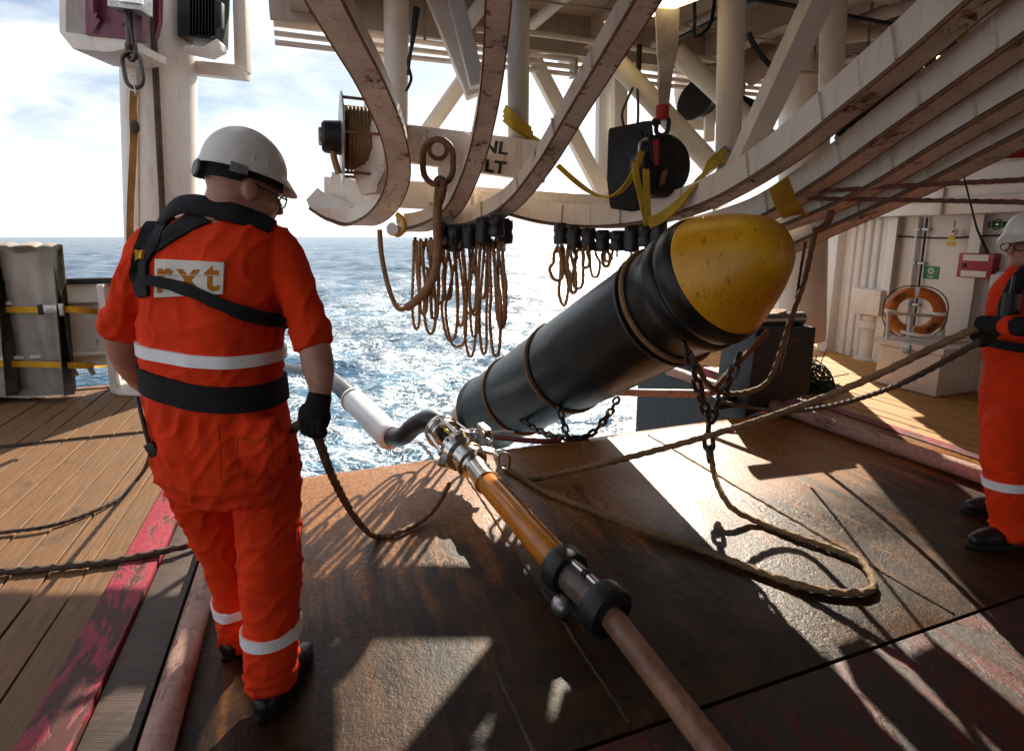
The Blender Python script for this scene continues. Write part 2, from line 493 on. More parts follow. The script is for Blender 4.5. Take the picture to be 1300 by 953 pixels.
M_CHROME = m_plain('bright stainless steel', (0.72, 0.70, 0.67), 0.16, 1.0, 0.2, 25, 0.05)
M_CHAIN = m_plain('oily dark chain steel', (0.09, 0.075, 0.065), 0.34, 0.85, 0.4, 70, 0.3, 0.002)
M_RUBBER = m_plain('black rubber', (0.016, 0.016, 0.018), 0.42, 0.0, 0.3, 50, 0.2)
M_ROPE = m_rope('tan brown rope', (0.27, 0.155, 0.070))
M_ROPE_LOOP = m_rope('light tan hanging rope', (0.36, 0.205, 0.095))
M_ROPE_DK = m_rope('tarred dark rope', (0.085, 0.050, 0.030))
M_ROPE_TAN = m_rope('golden manila rope', (0.27, 0.165, 0.070))
M_ROPE_RED = m_rope('dull red rope', (0.16, 0.055, 0.045))
M_YELLOW = m_cloth('yellow webbing', (0.52, 0.36, 0.045), 0.25)
M_YSTRAP = m_cloth('orange yellow ratchet webbing', (0.62, 0.33, 0.02), 0.2)

# ================================================================== sea
def build_sea():
    Z0 = -4.0
    na, nr = 620, 430
    ang = np.linspace(R(-100), R(100), na)
    rr = np.concatenate([[0.8], np.geomspace(2.2, 15000, nr - 1)])
    A, RR = np.meshgrid(ang, rr)
    X = np.sin(A) * RR; Y = np.cos(A) * RR
    cell = RR * (math.log(15000 / 2.2) / nr)
    rng = np.random.RandomState(5)
    H = np.zeros_like(X)
    for k in range(46):
        lam = 0.35 * (1.16 ** (k * 0.75)) * (0.8 + 0.4 * rng.rand())
        th = R(200) + rng.randn() * 0.75
        kx, ky = math.sin(th) * 2 * math.pi / lam, math.cos(th) * 2 * math.pi / lam
        amp = 0.0085 * lam ** 0.80
        fade = np.clip(lam / (cell * 3.0) - 0.6, 0, 1)
        ph = rng.rand() * 6.28
        s = np.sin(kx * X + ky * Y + ph + 0.6 * np.sin(0.31 * ky * X - 0.27 * kx * Y + ph * 2))
        H += amp * fade * (1 - np.abs(s) * 1.6 + 0.3 * s)
    # turbulent wake astern: boils and short steep chop
    U = X * math.cos(TH) + Y * math.sin(TH); V = -X * math.sin(TH) + Y * math.cos(TH)
    wake = np.exp(-((U - 1.5) / (9.0 + 0.12 * np.clip(V, 0, 400))) ** 2) * (V > 0)
    for k in range(26):
        lam = 0.5 + 2.6 * rng.rand(); th = rng.rand() * 6.28
        kx, ky = math.sin(th) * 2 * math.pi / lam, math.cos(th) * 2 * math.pi / lam
        fade = np.clip(lam / (cell * 3.0) - 0.6, 0, 1); ph = rng.rand() * 6.28
        H += 0.011 * lam * fade * wake * (1 - 1.5 * np.abs(np.sin(kx * X + ky * Y + ph + 1.1 * np.sin(0.5 * kx * Y + ph))))
    Z = Z0 + H - (RR ** 2) / (2 * 6.371e6)
    co = np.stack([X, Y, Z], -1).reshape(-1, 3)
    me = bpy.data.meshes.new('sea')
    n0, n1 = nr, na
    i, j = np.meshgrid(np.arange(n0 - 1), np.arange(n1 - 1), indexing='ij')
    a = i * n1 + j
    F = np.stack([a, a + 1, a + n1 + 1, a + n1], -1).reshape(-1, 4)
    me.vertices.add(len(co)); me.vertices.foreach_set('co', co.ravel())
    me.loops.add(F.size); me.loops.foreach_set('vertex_index', F.ravel().astype(np.int32))
    me.polygons.add(len(F)); me.polygons.foreach_set('loop_start', np.arange(0, F.size, 4, dtype=np.int32)); me.polygons.foreach_set('loop_total', np.full(len(F), 4, dtype=np.int32))
    me.polygons.foreach_set('use_smooth', np.ones(len(F), bool))
    me.update(); me.validate()
    bm = bmesh.new(); bm.from_mesh(me); bmesh.ops.recalc_face_normals(bm, faces=bm.faces)
    if sum(f.normal.z for f in list(bm.faces)[:500]) < 0: bmesh.ops.reverse_faces(bm, faces=bm.faces)
    bm.to_mesh(me); bm.free()
    t = NT('open sea water'); w = t.coord('World'); ws = t.map(w, (1, 1, 0.3), (0, 0, -TH))
    sx = t.n('ShaderNodeSeparateXYZ'); t.put(sx.inputs[0], ws)
    u2 = t.math('DIVIDE', t.math('ABSOLUTE', t.math('SUBTRACT', sx.outputs[0], 1.5)), t.math('ADD', t.math('MULTIPLY', t.math('MAXIMUM', sx.outputs[1], 0.0), 0.22), 9.0))
    wk = t.math('SUBTRACT', 1.0, t.ramp(u2, 0.25, 1.3))
    near = t.math('SUBTRACT', 1.0, t.ramp(sx.outputs[1], 15.0, 120.0))
    warp = t.n('ShaderNodeTexNoise'); t.put(warp.inputs['Vector'], ws); warp.inputs['Scale'].default_value = 0.9; warp.inputs['Detail'].default_value = 6
    wv = t.n('ShaderNodeVectorMath', operation='MULTIPLY_ADD'); t.put(wv.inputs[0], warp.outputs['Color']); wv.inputs[1].default_value = (1.5, 1.5, 0); t.put(wv.inputs[2], ws)
    lace = t.math('SUBTRACT', 1.0, t.ramp(t.voro(wv.outputs[0], 1.6, 'DISTANCE_TO_EDGE'), 0.0, 0.10))
    lace2 = t.math('SUBTRACT', 1.0, t.ramp(t.voro(wv.outputs[0], 4.6, 'DISTANCE_TO_EDGE'), 0.0, 0.13))
    big = t.noise(ws, 0.22, 8, 0.62, 1.2); brk = t.noise(wv.outputs[0], 2.0, 9, 0.7)
    foam = t.math('MULTIPLY', t.math('MAXIMUM', lace, t.math('MULTIPLY', lace2, 0.8)), t.ramp(t.math('ADD', t.math('ADD', big, t.math('MULTIPLY', brk, 0.5)), t.math('MULTIPLY', wk, 0.16)), 0.76, 1.0))
    patch = t.ramp(t.math('ADD', t.math('MULTIPLY', big, 0.7), t.math('MULTIPLY', brk, 0.6)), 0.70, 0.86)
    foam = t.math('MULTIPLY', t.math('MAXIMUM', foam, t.math('MULTIPLY', patch, 0.5)), t.math('MULTIPLY', wk, t.math('ADD', t.math('MULTIPLY', near, 0.72), 0.10)))
    cap = t.math('MULTIPLY', t.ramp(t.noise(t.map(w, (0.55, 1.4, 1)), 0.35, 9, 0.68, 0.6), 0.69, 0.74), 0.7)
    foam = t.math('MAXIMUM', foam, cap)
    aer = t.math('MULTIPLY', wk, t.ramp(t.noise(ws, 0.5, 6, 0.6), 0.35, 0.75))
    c = t.mix(aer, (0.020, 0.070, 0.130), (0.085, 0.22, 0.33))
    c = t.mix(foam, c, (0.80, 0.83, 0.85))
    ro = t.math('ADD', t.math('MULTIPLY', foam, 0.55), 0.19)
    rip = t.noise(t.map(w, (1, 1.6, 1)), 3.2, 8, 0.62, 0.4); sw = t.noise(t.map(w, (1, 1.9, 1)), 0.32, 8, 0.62, 0.3); sw2 = t.noise(t.map(w, (1, 2.4, 1)), 0.045, 8, 0.65)
    t.bump(sw2, 0.4, 6.0); t.bump(sw, 0.45, 1.0); t.bump(rip, 0.5, 0.12); t.bump(foam, 0.5, 0.04)
    m = t.done(c, ro, 0.0, **{'IOR': 1.333})
    return tag(link('sea', me, m), kind='structure')
build_sea()

# ================================================================== decks
US0, US1 = -0.62, 4.10          # the slipway between the side decks
V_LIP = 4.12                    # stern lip of the slipway
V_END = 7.05                    # aft end of the side decks
V_FWD = 1.34                    # forward edge of the steel plate

def build_decks():
    # slipway plate, rolling down over the stern in a quarter round
    mb = MB(); prof = [(V_FWD, -0.30), (V_FWD, 0.0)]
    for k in range(1, 7): prof.append((V_FWD + (V_LIP - 0.42 - V_FWD) * k / 6, 0.0))
    Rr = 0.55
    for k in range(1, 13):
        a = R(80) * k / 12; prof.append((V_LIP - 0.42 + Rr * math.sin(a), -Rr * (1 - math.cos(a))))
    prof += [(V_LIP + 0.30, -5.5), (V_FWD, -5.5)]
    nu = 14
    rings = [[S(US0 + (US1 + 0.55 - US0) * i / nu, v, z) for v, z in prof] for i in range(nu + 1)]
    mb._grid(rings)
    o = mb.build('slipway_deck', M_PLATE); tag(o, kind='structure')
    # weld seams standing proud of the plate
    for u, v0, v1 in ((0.92, V_FWD + .02, 3.70), (2.55, V_FWD + .02, 3.70)):
        pts = [S(u + random.uniform(-.004, .004), v0 + (v1 - v0) * k / 60, 0.001) for k in range(61)]
        MB().tube(pts, [0.006 + random.uniform(0, .003) for _ in pts], 6).build('weld_seam', M_PLATE, o)
    # forward deck, oxide red
    mb = MB().sbox(US0, 9.0, -5.0, V_FWD - 0.012, -0.30, -0.004)
    tag(mb.build('forward_deck', M_REDDECK, bevel=0.006), kind='structure')
    # left side deck
    tag(MB().sbox(-9.0, US0, -5.0, V_END, -5.5, -0.045).build('port_deck', M_HULL), kind='structure')
    port = bpy.data.objects['port_deck']
    # right side deck
    tag(MB().sbox(US1 + .56, 9.0, V_FWD, V_END + .06, -5.5, -0.045).build('starboard_deck', M_HULL), kind='structure')
    star = bpy.data.objects['starboard_deck']
    def planks(u0, u1, v0, v1, w, parent, mat, z=0.0, red=None):
        L = v1 - v0
        variants = []
        for k in range(5):
            mb = MB(); n = 8; rng = random.Random(k + 3)
            rings = []
            for i in range(n + 1):
                x = L * i / n; j = rng.uniform(-.0025, .0025); jz = rng.uniform(-.003, .002)
                hw = w / 2 - 0.0055 + rng.uniform(-.002, .002)
                rings.append([Vector((x, -hw + j, -.04)), Vector((x, -hw + j, jz - .002)), Vector((x, -hw + .002 + j, jz)), Vector((x, hw - .002 + j, jz)), Vector((x, hw + j, jz - .002)), Vector((x, hw + j, -.04))])
            mb._grid(rings); variants.append(mb.mesh('plank'))
        u = u0 + w / 2; i = 0
        while u < u1 + 1e-6:
            o = link('plank', variants[random.randrange(5)], mat, None)
            M = frame_matrix(S(u, v0, z + random.uniform(-.003, .003)), EV, -EU)
            o.parent = parent; o.matrix_basis = parent.matrix_basis.inverted() @ M
            u += w; i += 1
    planks(-7.4, -1.02, 5.26, V_END - .02, 0.165, port, M_WOOD_SHADE)
    planks(-7.4, -1.02, -1.0, 5.17, 0.165, port, M_WOOD_SHADE)
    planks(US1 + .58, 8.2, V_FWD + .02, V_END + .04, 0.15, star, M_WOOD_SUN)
    MB().sbox(-7.4, -1.0, 5.185, 5.245, -0.044, -0.012).build('seam_bar', M_BLACKSTEEL, port)
    # crimson strip and the dark board beside it, left of the slipway
    MB().sbox(-0.985, -0.815, -1.0, 5.2, -0.04, 0.014).build('margin_board', M_REDSTRIP, port, bevel=0.006)
    MB().sbox(-0.805, -0.635, -1.0, 5.2, -0.04, -0.004).build('margin_board', m_wood('dark oiled margin timber', (0.075, 0.042, 0.028)), port, bevel=0.006)
    # red worn margin on the right deck
    MB().sbox(US1 + .44, US1 + .572, V_FWD + .02, 5.6, -0.3, 0.010).build('margin_board', M_REDSTRIP, star, bevel=0.006)
    # sheer sides down to the sea so the deck edges read as hull
build_decks()

# pipes that edge the slipway
def edge_pipe(name, label, u0, v0, u1, v1, r, z):
    mb = MB(); n = 30
    pts = [S(u0 + (u1 - u0) * k / n, v0 + (v1 - v0) * k / n, z + random.uniform(-.003, .003)) for k in range(n + 1)]
    mb.tube(pts, r, 20)
    return tag(mb.build(name, M_PINK, base=S(u0, v0, 0)), label, 'pipe')
edge_pipe('guard_pipe', 'scuffed pale pink pipe lying beside the crimson strip at left', -0.545, 0.2, -0.545, 4.0, 0.052, 0.05)
edge_pipe('guard_pipe', 'long pale pink pipe along the right edge of the slipway', 4.13, 1.7, 3.93, 5.35, 0.058, 0.06)
# ================================================================== overhead deck
CEIL_Z = 3.62
def build_overhead():
    root = empty('overhead_deck', S(2.5, 2.0, CEIL_Z), 'grey brown steel deck overhead with girders and pipes, at upper right', 'deckhead')
    U0, U1, V0, V1 = -0.15, 9.0, -4.2, 5.05
    MB().sbox(U0, U1, V0, V1, CEIL_Z, CEIL_Z + 0.12).build('deck_plating', M_CEIL, root)
    MB().sbox(-9.0, U0 - .002, V0, -0.4, CEIL_Z, CEIL_Z + 0.12).build('deck_plating', M_CEIL, root)  # out of view, added to hold back sky light from above and behind
    for u in (0.05, 1.35, 2.6, 3.9, 5.2, 6.6):
        mb = MB().sbox(u - .010, u + .010, V0, V1 - .06, CEIL_Z - 0.26, CEIL_Z - .002).sbox(u - .07, u + .07, V0, V1 - .06, CEIL_Z - 0.28, CEIL_Z - .262)
        mb.build('girder', M_CEIL, root, bevel=0.003)
    for v in (0.4, 2.0, 3.5):
        MB().sbox(U0, U1, v - .05, v + .05, CEIL_Z - .16, CEIL_Z - .003).build('deck_beam', M_CEIL, root, bevel=0.004)
    MB().sbox(U0 - .02, U1, V1 - .04, V1 + .02, CEIL_Z - .34, CEIL_Z + .16).build('fascia', M_CEIL, root, bevel=0.01)
    # pipe bundle along the after edge
    for k, (v, z, r) in enumerate(((V1 + .10, -.20, .055), (V1 + .09, -.34, .024), (V1 + .09, -.41, .022), (V1 + .09, -.475, .022))):
        MB().tube([S(U0 + (U1 - U0) * i / 12, v, CEIL_Z + z + .004 * math.sin(i * 1.7 + k)) for i in range(13)], r, 12).build('pipe', M_WHITE, root)
    for u in (0.5, 1.5, 2.5, 3.5, 4.5, 5.5):
        MB().sbox(u - .018, u + .018, V1 + .03, V1 + .15, CEIL_Z - .5, CEIL_Z - .12).build('pipe_clamp', M_CEIL, root, bevel=0.003)
    # pipes running forward under the plating
    for u, z, r, m in ((1.95, -.20, .05, M_WHITE), (3.2, -.22, .035, M_CEIL), (3.34, -.20, .022, M_BLACKSTEEL), (4.6, -.18, .06, M_CEIL), (5.9, -.22, .03, M_BLACKSTEEL), (6.1, -.2, .045, M_WHITE)):
        MB().tube([S(u + .02 * math.sin(i), V0 + .2 + (V1 - V0 - .4) * i / 10, CEIL_Z + z) for i in range(11)], r, 12).build('pipe', m, root)
    # a curved duct elbow near the after edge
    MB().tube(cr([S(4.1, 4.6, CEIL_Z - .5), S(4.3, 4.2, CEIL_Z - .3), S(4.7, 3.8, CEIL_Z - .24), S(5.4, 3.6, CEIL_Z - .24)], 8), .09, 16).build('duct', M_CEIL, root)
    # junction boxes
    for u, v, d in ((2.25, 3.0, .3), (5.0, 2.6, .36), (4.2, 1.7, .26)):
        MB().sbox(u, u + d, v, v + d * .8, CEIL_Z - .3, CEIL_Z - .02).build('junction_box', M_GREY, root, bevel=0.01)
    # conduit runs, hangers and small lamps cluttering the space between the girders
    rg = random.Random(11)
    for k in range(9):
        v = .6 + k * .5; z = CEIL_Z - .30 - .03 * (k % 3)
        MB().tube(cr([S(1.2 + rg.uniform(-.5, .5) + i * 1.1, v + rg.uniform(-.12, .12), z + rg.uniform(-.03, .03)) for i in range(7)], 6), rg.choice((.009, .012, .018, .024)), 8).build('conduit', rg.choice((M_BLACKSTEEL, M_WHITE, M_CEIL)), root)
    for k in range(12):
        u, v = rg.uniform(.6, 6.5), rg.uniform(1.0, 4.8)
        MB().pipe(S(u, v, CEIL_Z - .01), S(u, v, CEIL_Z - rg.uniform(.3, .5)), .010, 8).build('hanger_rod', M_GALV, root)
    # loops of black cable
    for u, v, s in ((3.6, 2.6, .35), (4.0, 2.2, .3), (4.55, 2.3, .25), (2.9, 3.9, .22), (5.1, 3.3, .3)):
        p = S(u, v, CEIL_Z - .1)
        MB().tube(cr([p, p + Vector((.04, .05, -.22)), p + Vector((s * .3, .1, -.34)), p + Vector((s * .8, .1, -.26)), p + Vector((s, .15, -.05))], 8), .014, 8).build('cable', M_BLACKSTEEL, root)
    return root
build_overhead()
fb_ = MB().sbox(-2.0, 9.0, -4.12, -4.0, -.004, CEIL_Z - .003).build('unseen_bulkhead', M_CEIL, None, base=S(4, -4, 0))  # behind the camera, added to deepen the shade under the deck
tag(fb_, 'unseen brown bulkhead added to shade the covered deck', 'bulkhead')

# lit warm lamps under the overhead deck
m_lamp = NT('glowing lamp diffuser').done((0.9, 0.75, 0.4), 0.4, 0.0, **{'Emission Color': (1.0, 0.72, 0.30), 'Emission Strength': 3.0})
def strip_lamp(a, b, label):
    a, b = Vector(a), Vector(b)
    root = empty('ceiling_lamp', (a + b) / 2, label, 'lamp')
    MB().beam(a + Vector((0, 0, .04)), b + Vector((0, 0, .04)), .05, .17).build('housing', M_CEIL, root, bevel=.01)
    MB().beam(a, b, .03, .13).build('diffuser', m_lamp, root, bevel=.01)
strip_lamp(at(775, 34, 4.6), at(880, -6, 3.9), 'glowing warm strip lamp under the overhead deck at top centre')
strip_lamp(at(1165, 83, 4.3), at(1186, 74, 4.15), 'small glowing yellow lamp between the white rails at upper right')

# ================================================================== gantry with curved rails
GSIDE = Vector((math.cos(R(8)), math.sin(R(8)), 0))
gantry = empty('launching_gantry', S(2.0, 4.3, 0), 'white steel launching gantry with curved rust streaked rails over the stern', 'gantry')
def rail(pix, w, h, flip=1, flange=None, fm=None, web=None):
    raw = [at(*p) for p in pix]
    d_ = (raw[-1] - raw[-2]).normalized(); d_ = Vector((d_.x, d_.y, max(d_.z, .30))).normalized()
    Lx = (CEIL_Z - .24 - raw[-1].z) / d_.z; st_ = (raw[-1] - raw[-2]).length; e0 = raw[-1].copy(); kx = max(1, round(Lx / st_))
    raw += [e0 + d_ * (Lx * (q + 1) / kx) for q in range(kx)]               # each rail runs on up to the girders overhead
    pts = cr(raw, 7)
    # web box above a rusty bottom flange
    n = 1.0
    fr = frames(pts, GSIDE)
    sgn = 1 if fr[len(fr) // 2][2].z > 0 else -1           # normal direction that points up / outwards
    mb = MB().sweep(pts, [(-w / 2, 0.016 * sgn), (w / 2, 0.016 * sgn), (w / 2, h * sgn), (-w / 2, h * sgn)], GSIDE)
    r = mb.build('rail', web or M_WHITE_RUST, gantry, bevel=0.0)
    g = MB().sweep(pts, [(-w / 2 - .004, 0.0155 * sgn), (w / 2 + .004, 0.0155 * sgn), (w / 2 + .004, 0.004 * sgn), (-w / 2 - .004, 0.004 * sgn)], GSIDE)
    g.build('weld_gap', M_BLACKSTEEL, r)
    fw = flange or w * 1.12
    f = MB().sweep(pts, [(-fw / 2, -0.012 * sgn), (fw / 2, -0.012 * sgn), (fw / 2, 0.0035 * sgn), (-fw / 2, 0.0035 * sgn)], GSIDE)
    f.build('flange', fm or M_RUSTY, r)
    for e in (-1, 1):
        MB().sweep(pts, [(e * fw / 2 - .006, -0.0135 * sgn), (e * fw / 2 + .004, -0.0135 * sgn), (e * fw / 2 + .004, 0.0036 * sgn), (e * fw / 2 - .006, 0.0036 * sgn)], GSIDE).build('rusty_edge', M_RUSTEDGE, r)
    return pts
RA = rail([(400, 256, 5.05), (428, 274, 5.0), (458, 284, 4.85), (488, 266, 4.6), (506, 226, 4.35), (500, 175, 4.05), (474, 112, 3.6), (444, 58, 3.2), (414, 4, 2.85), (380, -60, 2.5), (340, -130, 2.2)], .15, .13, web=M_WHITE)
RB = rail([(508, 292, 4.95), (540, 288, 4.85), (575, 266, 4.65), (601, 212, 4.35), (617, 150, 4.0), (627, 80, 3.5), (633, 0, 3.0), (636, -70, 2.6), (638, -140, 2.3)], .115, .13)
RC = rail([(570, 288, 4.95), (606, 284, 4.8), (648, 262, 4.55), (690, 212, 4.2), (733, 142, 3.75), (778, 70, 3.25), (822, 0, 2.85), (862, -66, 2.5), (900, -130, 2.25)], .11, .15)
RD = rail([(646, 268, 5.5), (700, 282, 5.3), (762, 288, 5.0), (832, 281, 4.65), (905, 258, 4.2), (985, 213, 3.65), (1072, 146, 3.1), (1156, 80, 2.68), (1243, 6, 2.34), (1330, -66, 2.08)], .12, .19, web=M_WHITE)
RE = rail([(870, 306, 4.75), (960, 282, 4.2), (1044, 234, 3.62), (1134, 172, 3.05), (1224, 110, 2.64), (1314, 48, 2.32), (1420, -26, 2.05)], .12, .17, web=M_WHITE)
RF_ = rail([(950, 306, 4.55), (1032, 275, 3.95), (1112, 238, 3.45), (1202, 184, 2.95), (1302, 126, 2.55), (1420, 62, 2.2)], .12, .15, web=M_WHITE)
RG = rail([(1000, 318, 4.4), (1080, 282, 3.9), (1160, 246, 3.45), (1240, 206, 3.05), (1312, 170, 2.75), (1430, 112, 2.4)], .14, .13, web=M_WHITE_RUST)

def gpart(name, mb, mat, bevel=0.004): return mb.build(name, mat, gantry, bevel=bevel)
def gpipe(a, b, r, name='brace', mat=None): return gpart(name, MB().pipe(at(*a), at(*b), r, 20), mat or M_WHITE, 0)
def gbeam(a, b, w, h, name='brace', mat=None, side=None): return gpart(name, MB().beam(at(*a), at(*b), w, h, side), mat or M_WHITE)
# columns
gpipe((503, -60, 4.5), (503, 182, 4.85), .095, 'column', M_WHITE)
gpipe((658, -60, 4.35), (658, 176, 4.75), .085, 'column', M_GREY)
gbeam((769, 85, 5.9), (766, 258, 6.0), .16, .14, 'column', M_GREY, GSIDE)
gbeam((786, 85, 5.7), (786, 178, 5.75), .13, .12, 'column', M_WHITE, GSIDE)
gpipe((931, -60, 4.1), (924, 198, 4.6), .095, 'column', M_WHITE)
gpipe((1060, -60, 4.0), (1054, 150, 4.5), .085, 'column', M_WHITE)
gbeam((722, -20, 6.2), (722, 80, 6.2), .2, .15, 'column', M_WHITE, GSIDE)
# diagonal braces
gbeam((541, -30, 4.6), (602, 122, 4.6), .12, .12, side=GSIDE)
gbeam((573, -20, 4.4), (606, 110, 4.4), .11, .12, side=GSIDE, mat=M_GREY)
gpipe((591, 98, 5.4), (536, 176, 5.4), .07)
gbeam((668, 58, 5.6), (766, 246, 5.6), .13, .11, side=GSIDE)
gpipe((776, 72, 4.9), (908, 214, 4.8), .085)
gpipe((858, 66, 5.0), (1000, 200, 4.9), .08)
gbeam((1052, -30, 3.5), (934, 222, 4.2), .15, .12, side=GSIDE)
gpipe((470, 30, 5.6), (470, 175, 5.6), .06, 'column')
gpart('gusset', MB().poly([at(466, -30, 5.5), at(488, -30, 5.5), at(488, 92, 5.5), at(466, 60, 5.5)], .03), M_WHITE)
gpart('gusset', MB().poly([at(918, 195, 4.55), at(975, 212, 4.4), at(962, 236, 4.4), at(905, 268, 4.55), at(898, 246, 4.6)], .05), M_WHITE_RUST)
gpart('gusset', MB().poly([at(560, 250, 4.75), at(596, 225, 4.5), at(612, 180, 4.3), at(590, 168, 4.5), at(556, 214, 4.8)], .02), M_WHITE_RUST)
# main cross beam with stencilled letters
A1, B1 = at(515, 183, 4.95), at(692, 207, 4.6)
gpart('crossbeam', MB().beam(A1, B1, .30, .20, EZ), M_WHITE_RUST, .012)
bx = (B1 - A1).normalized(); bn = Vector((bx.y, -bx.x, 0)).normalized()
M_STENCIL = m_plain('black stencil paint', (0.02, 0.02, 0.02), 0.7, 0, 0.2, 60)
def stencil(txt, px, py, D, size, parent, X, mat, up=EZ, sx=1.25):
    me = text_mesh(txt, size, .0015, size * .02, sx); o = link('lettering', me, mat, None)
    o.parent = parent; o.matrix_basis = Matrix.Translation(-parent.location) @ frame_matrix(at(px, py, D), X, up)
    return o
tt = ((at(634, 193, 4.7) - A1).dot(bx)); pc = A1 + bx * tt + bn * .103
for txt, dz in (('NL', .055), ('LT', -.095)):
    me = text_mesh(txt, .13, .002, .004, 1.3); o = link('lettering', me, M_STENCIL, None); o.parent = gantry
    o.matrix_basis = Matrix.Translation(-gantry.location) @ frame_matrix(pc + EZ * dz, bx, EZ)
# after transverse beams at rail height
gpart('crossbeam', MB().beam(at(416, 242, 5.35), at(600, 252, 5.2), .24, .16, EZ), M_WHITE_RUST, .01)
gpart('crossbeam', MB().beam(at(600, 249, 5.45), at(880, 269, 5.2), .17, .16, EZ), M_WHITE_RUST, .01)
gpart('crossbeam', MB().beam(at(420, 232, 5.1), at(470, 252, 4.9), .20, .02, EZ), M_WHITE_RUST, .004)
# heavy sheave plate behind the reel
gpart('cheek_plate', MB().poly([at(452, 222, 4.55), at(462, 190, 4.5), at(478, 150, 4.4), at(490, 170, 4.35), at(492, 215, 4.4), at(480, 245, 4.5), at(462, 248, 4.6)], .05), M_WHITE_RUST)
gpart('cheek_plate', MB().poly([at(472, 226, 4.45), at(484, 208, 4.42), at(492, 214, 4.42), at(480, 236, 4.45)], .08), M_WHITE_RUST)
# pad eye and big ring
gpart('pad_eye', MB().torus(at(556, 190, 4.62), (0.2, -1, 0), .07, .018, 30, 10), M_RUSTEDGE, 0)
# bolts on rail flanges
bolt = MB().lathe([(0, .011), (.010, .011), (.012, .008)], (0, 0, 0), (0, 0, 1), 6).mesh('bolt', smooth=30)
for PTS, w in ((RA, .15), (RB, .115), (RC, .11)):
    fr = frames(PTS, GSIDE)
    sg = 1 if fr[len(fr) // 2][2].z > 0 else -1
    for i in range(16, len(PTS) - 14, 3):
        t, s, n = fr[i]
        for sd in (-1, 1):
            o = link('bolt', bolt, M_RUSTEDGE, None); o.parent = gantry
            p = PTS[i] + s * (sd * w * .42) - n * (.012 * sg)
            o.matrix_basis = Matrix.Translation(-gantry.location) @ frame_matrix(p, s, t if sg < 0 else -t)
# stiffeners and weld beads on the long rails
for PTS, w, h in ((RC, .11, .15), (RD, .12, .19), (RE, .12, .17), (RF_, .12, .15), (RG, .14, .13)):
    fr = frames(PTS, GSIDE); sg = 1 if fr[len(fr) // 2][2].z > 0 else -1
    for i in range(9, len(PTS) - 4, 8):
        t, s, n = fr[i]
        gpart('stiffener', MB().box(PTS[i] - s * (w / 2 + .008) + n * (sg * h * .52), (.020, .010, h * .86), (s, t, n)), M_WHITE_RUST, .002)
    for i in range(13, len(PTS) - 6, 16):
        t, s, n = fr[i]
        P_ = [PTS[i] - s * (w / 2 + .001) + n * (sg * (.02 + (h - .03) * k / 10)) + t * (.0008 * math.sin(k * 2.1)) for k in range(11)]
        gpart('weld_bead', MB().tube(P_, [.0045 + .001 * math.sin(k * 1.7) for k in range(11)], 6), M_WHITE, 0)
# black cables taped to the frame
for pts in ([(527, 15, 4.3), (524, 35, 4.3), (522, 60, 4.3), (518, 80, 4.35), (522, 100, 4.4), (516, 115, 4.5)], [(529, 12, 4.3), (527, 40, 4.3), (521, 70, 4.3), (518, 95, 4.4)],
            [(811, 62, 4.9), (812, 90, 4.85), (795, 130, 4.8), (790, 150, 4.75), (800, 190, 4.7)], [(811, 62, 4.9), (809, 100, 4.85), (810, 150, 4.7), (804, 195, 4.7)],
            [(783, 165, 4.8), (800, 168, 4.75), (818, 172, 4.7)]):
    gpart('cable', MB().tube(cr([at(*p) for p in pts], 8), .011, 8), M_BLACKSTEEL, 0)
gpart('cable_sleeve', MB().tube([at(529, 10, 4.28), at(526, 34, 4.28), at(523, 56, 4.28)], [.026, .022, .012], 10), M_BLACKSTEEL, 0)
gpart('cable_sleeve', MB().tube([at(812, 58, 4.88), at(811, 74, 4.86), at(809, 92, 4.84)], [.024, .02, .012], 10), M_BLACKSTEEL, 0)
for pts in ([(1180, 108, 3.9), (1178, 80, 3.9), (1185, 55, 3.9), (1205, 50, 3.9)], [(1186, 104, 3.9), (1184, 78, 3.9), (1192, 60, 3.9), (1212, 54, 3.9)], [(1150, 100, 3.7), (1160, 106, 3.7), (1166, 116, 3.7)],
            [(950, 42, 4.0), (962, 66, 4.0), (982, 88, 4.0)]):
    gpart('cable', MB().tube(cr([at(*p) for p in pts], 8), .018, 8), M_BLACKSTEEL, 0)
# dark hoses bundled between the rails
for k in range(6):
    gpart('hose', MB().tube(cr([at(1065 + k * 14, 176 - k * 10, 3.9), at(1075 + k * 14, 150 - k * 9, 3.95), at(1092 + k * 13, 128 - k * 7, 4.0), at(1110 + k * 12, 120 - k * 8, 4.1)], 6), .03, 10), M_RUBBER, 0)

# big leg that carries the overhead deck
leg = MB().pipe(at(1018, 430, 6.6), at(1022, 20, 6.4), .26, 32)
tag(leg.build('support_leg', M_WHITE, base=at(1018, 430, 6.6)), 'stout round white leg rising behind the rails to the overhead deck', 'column')

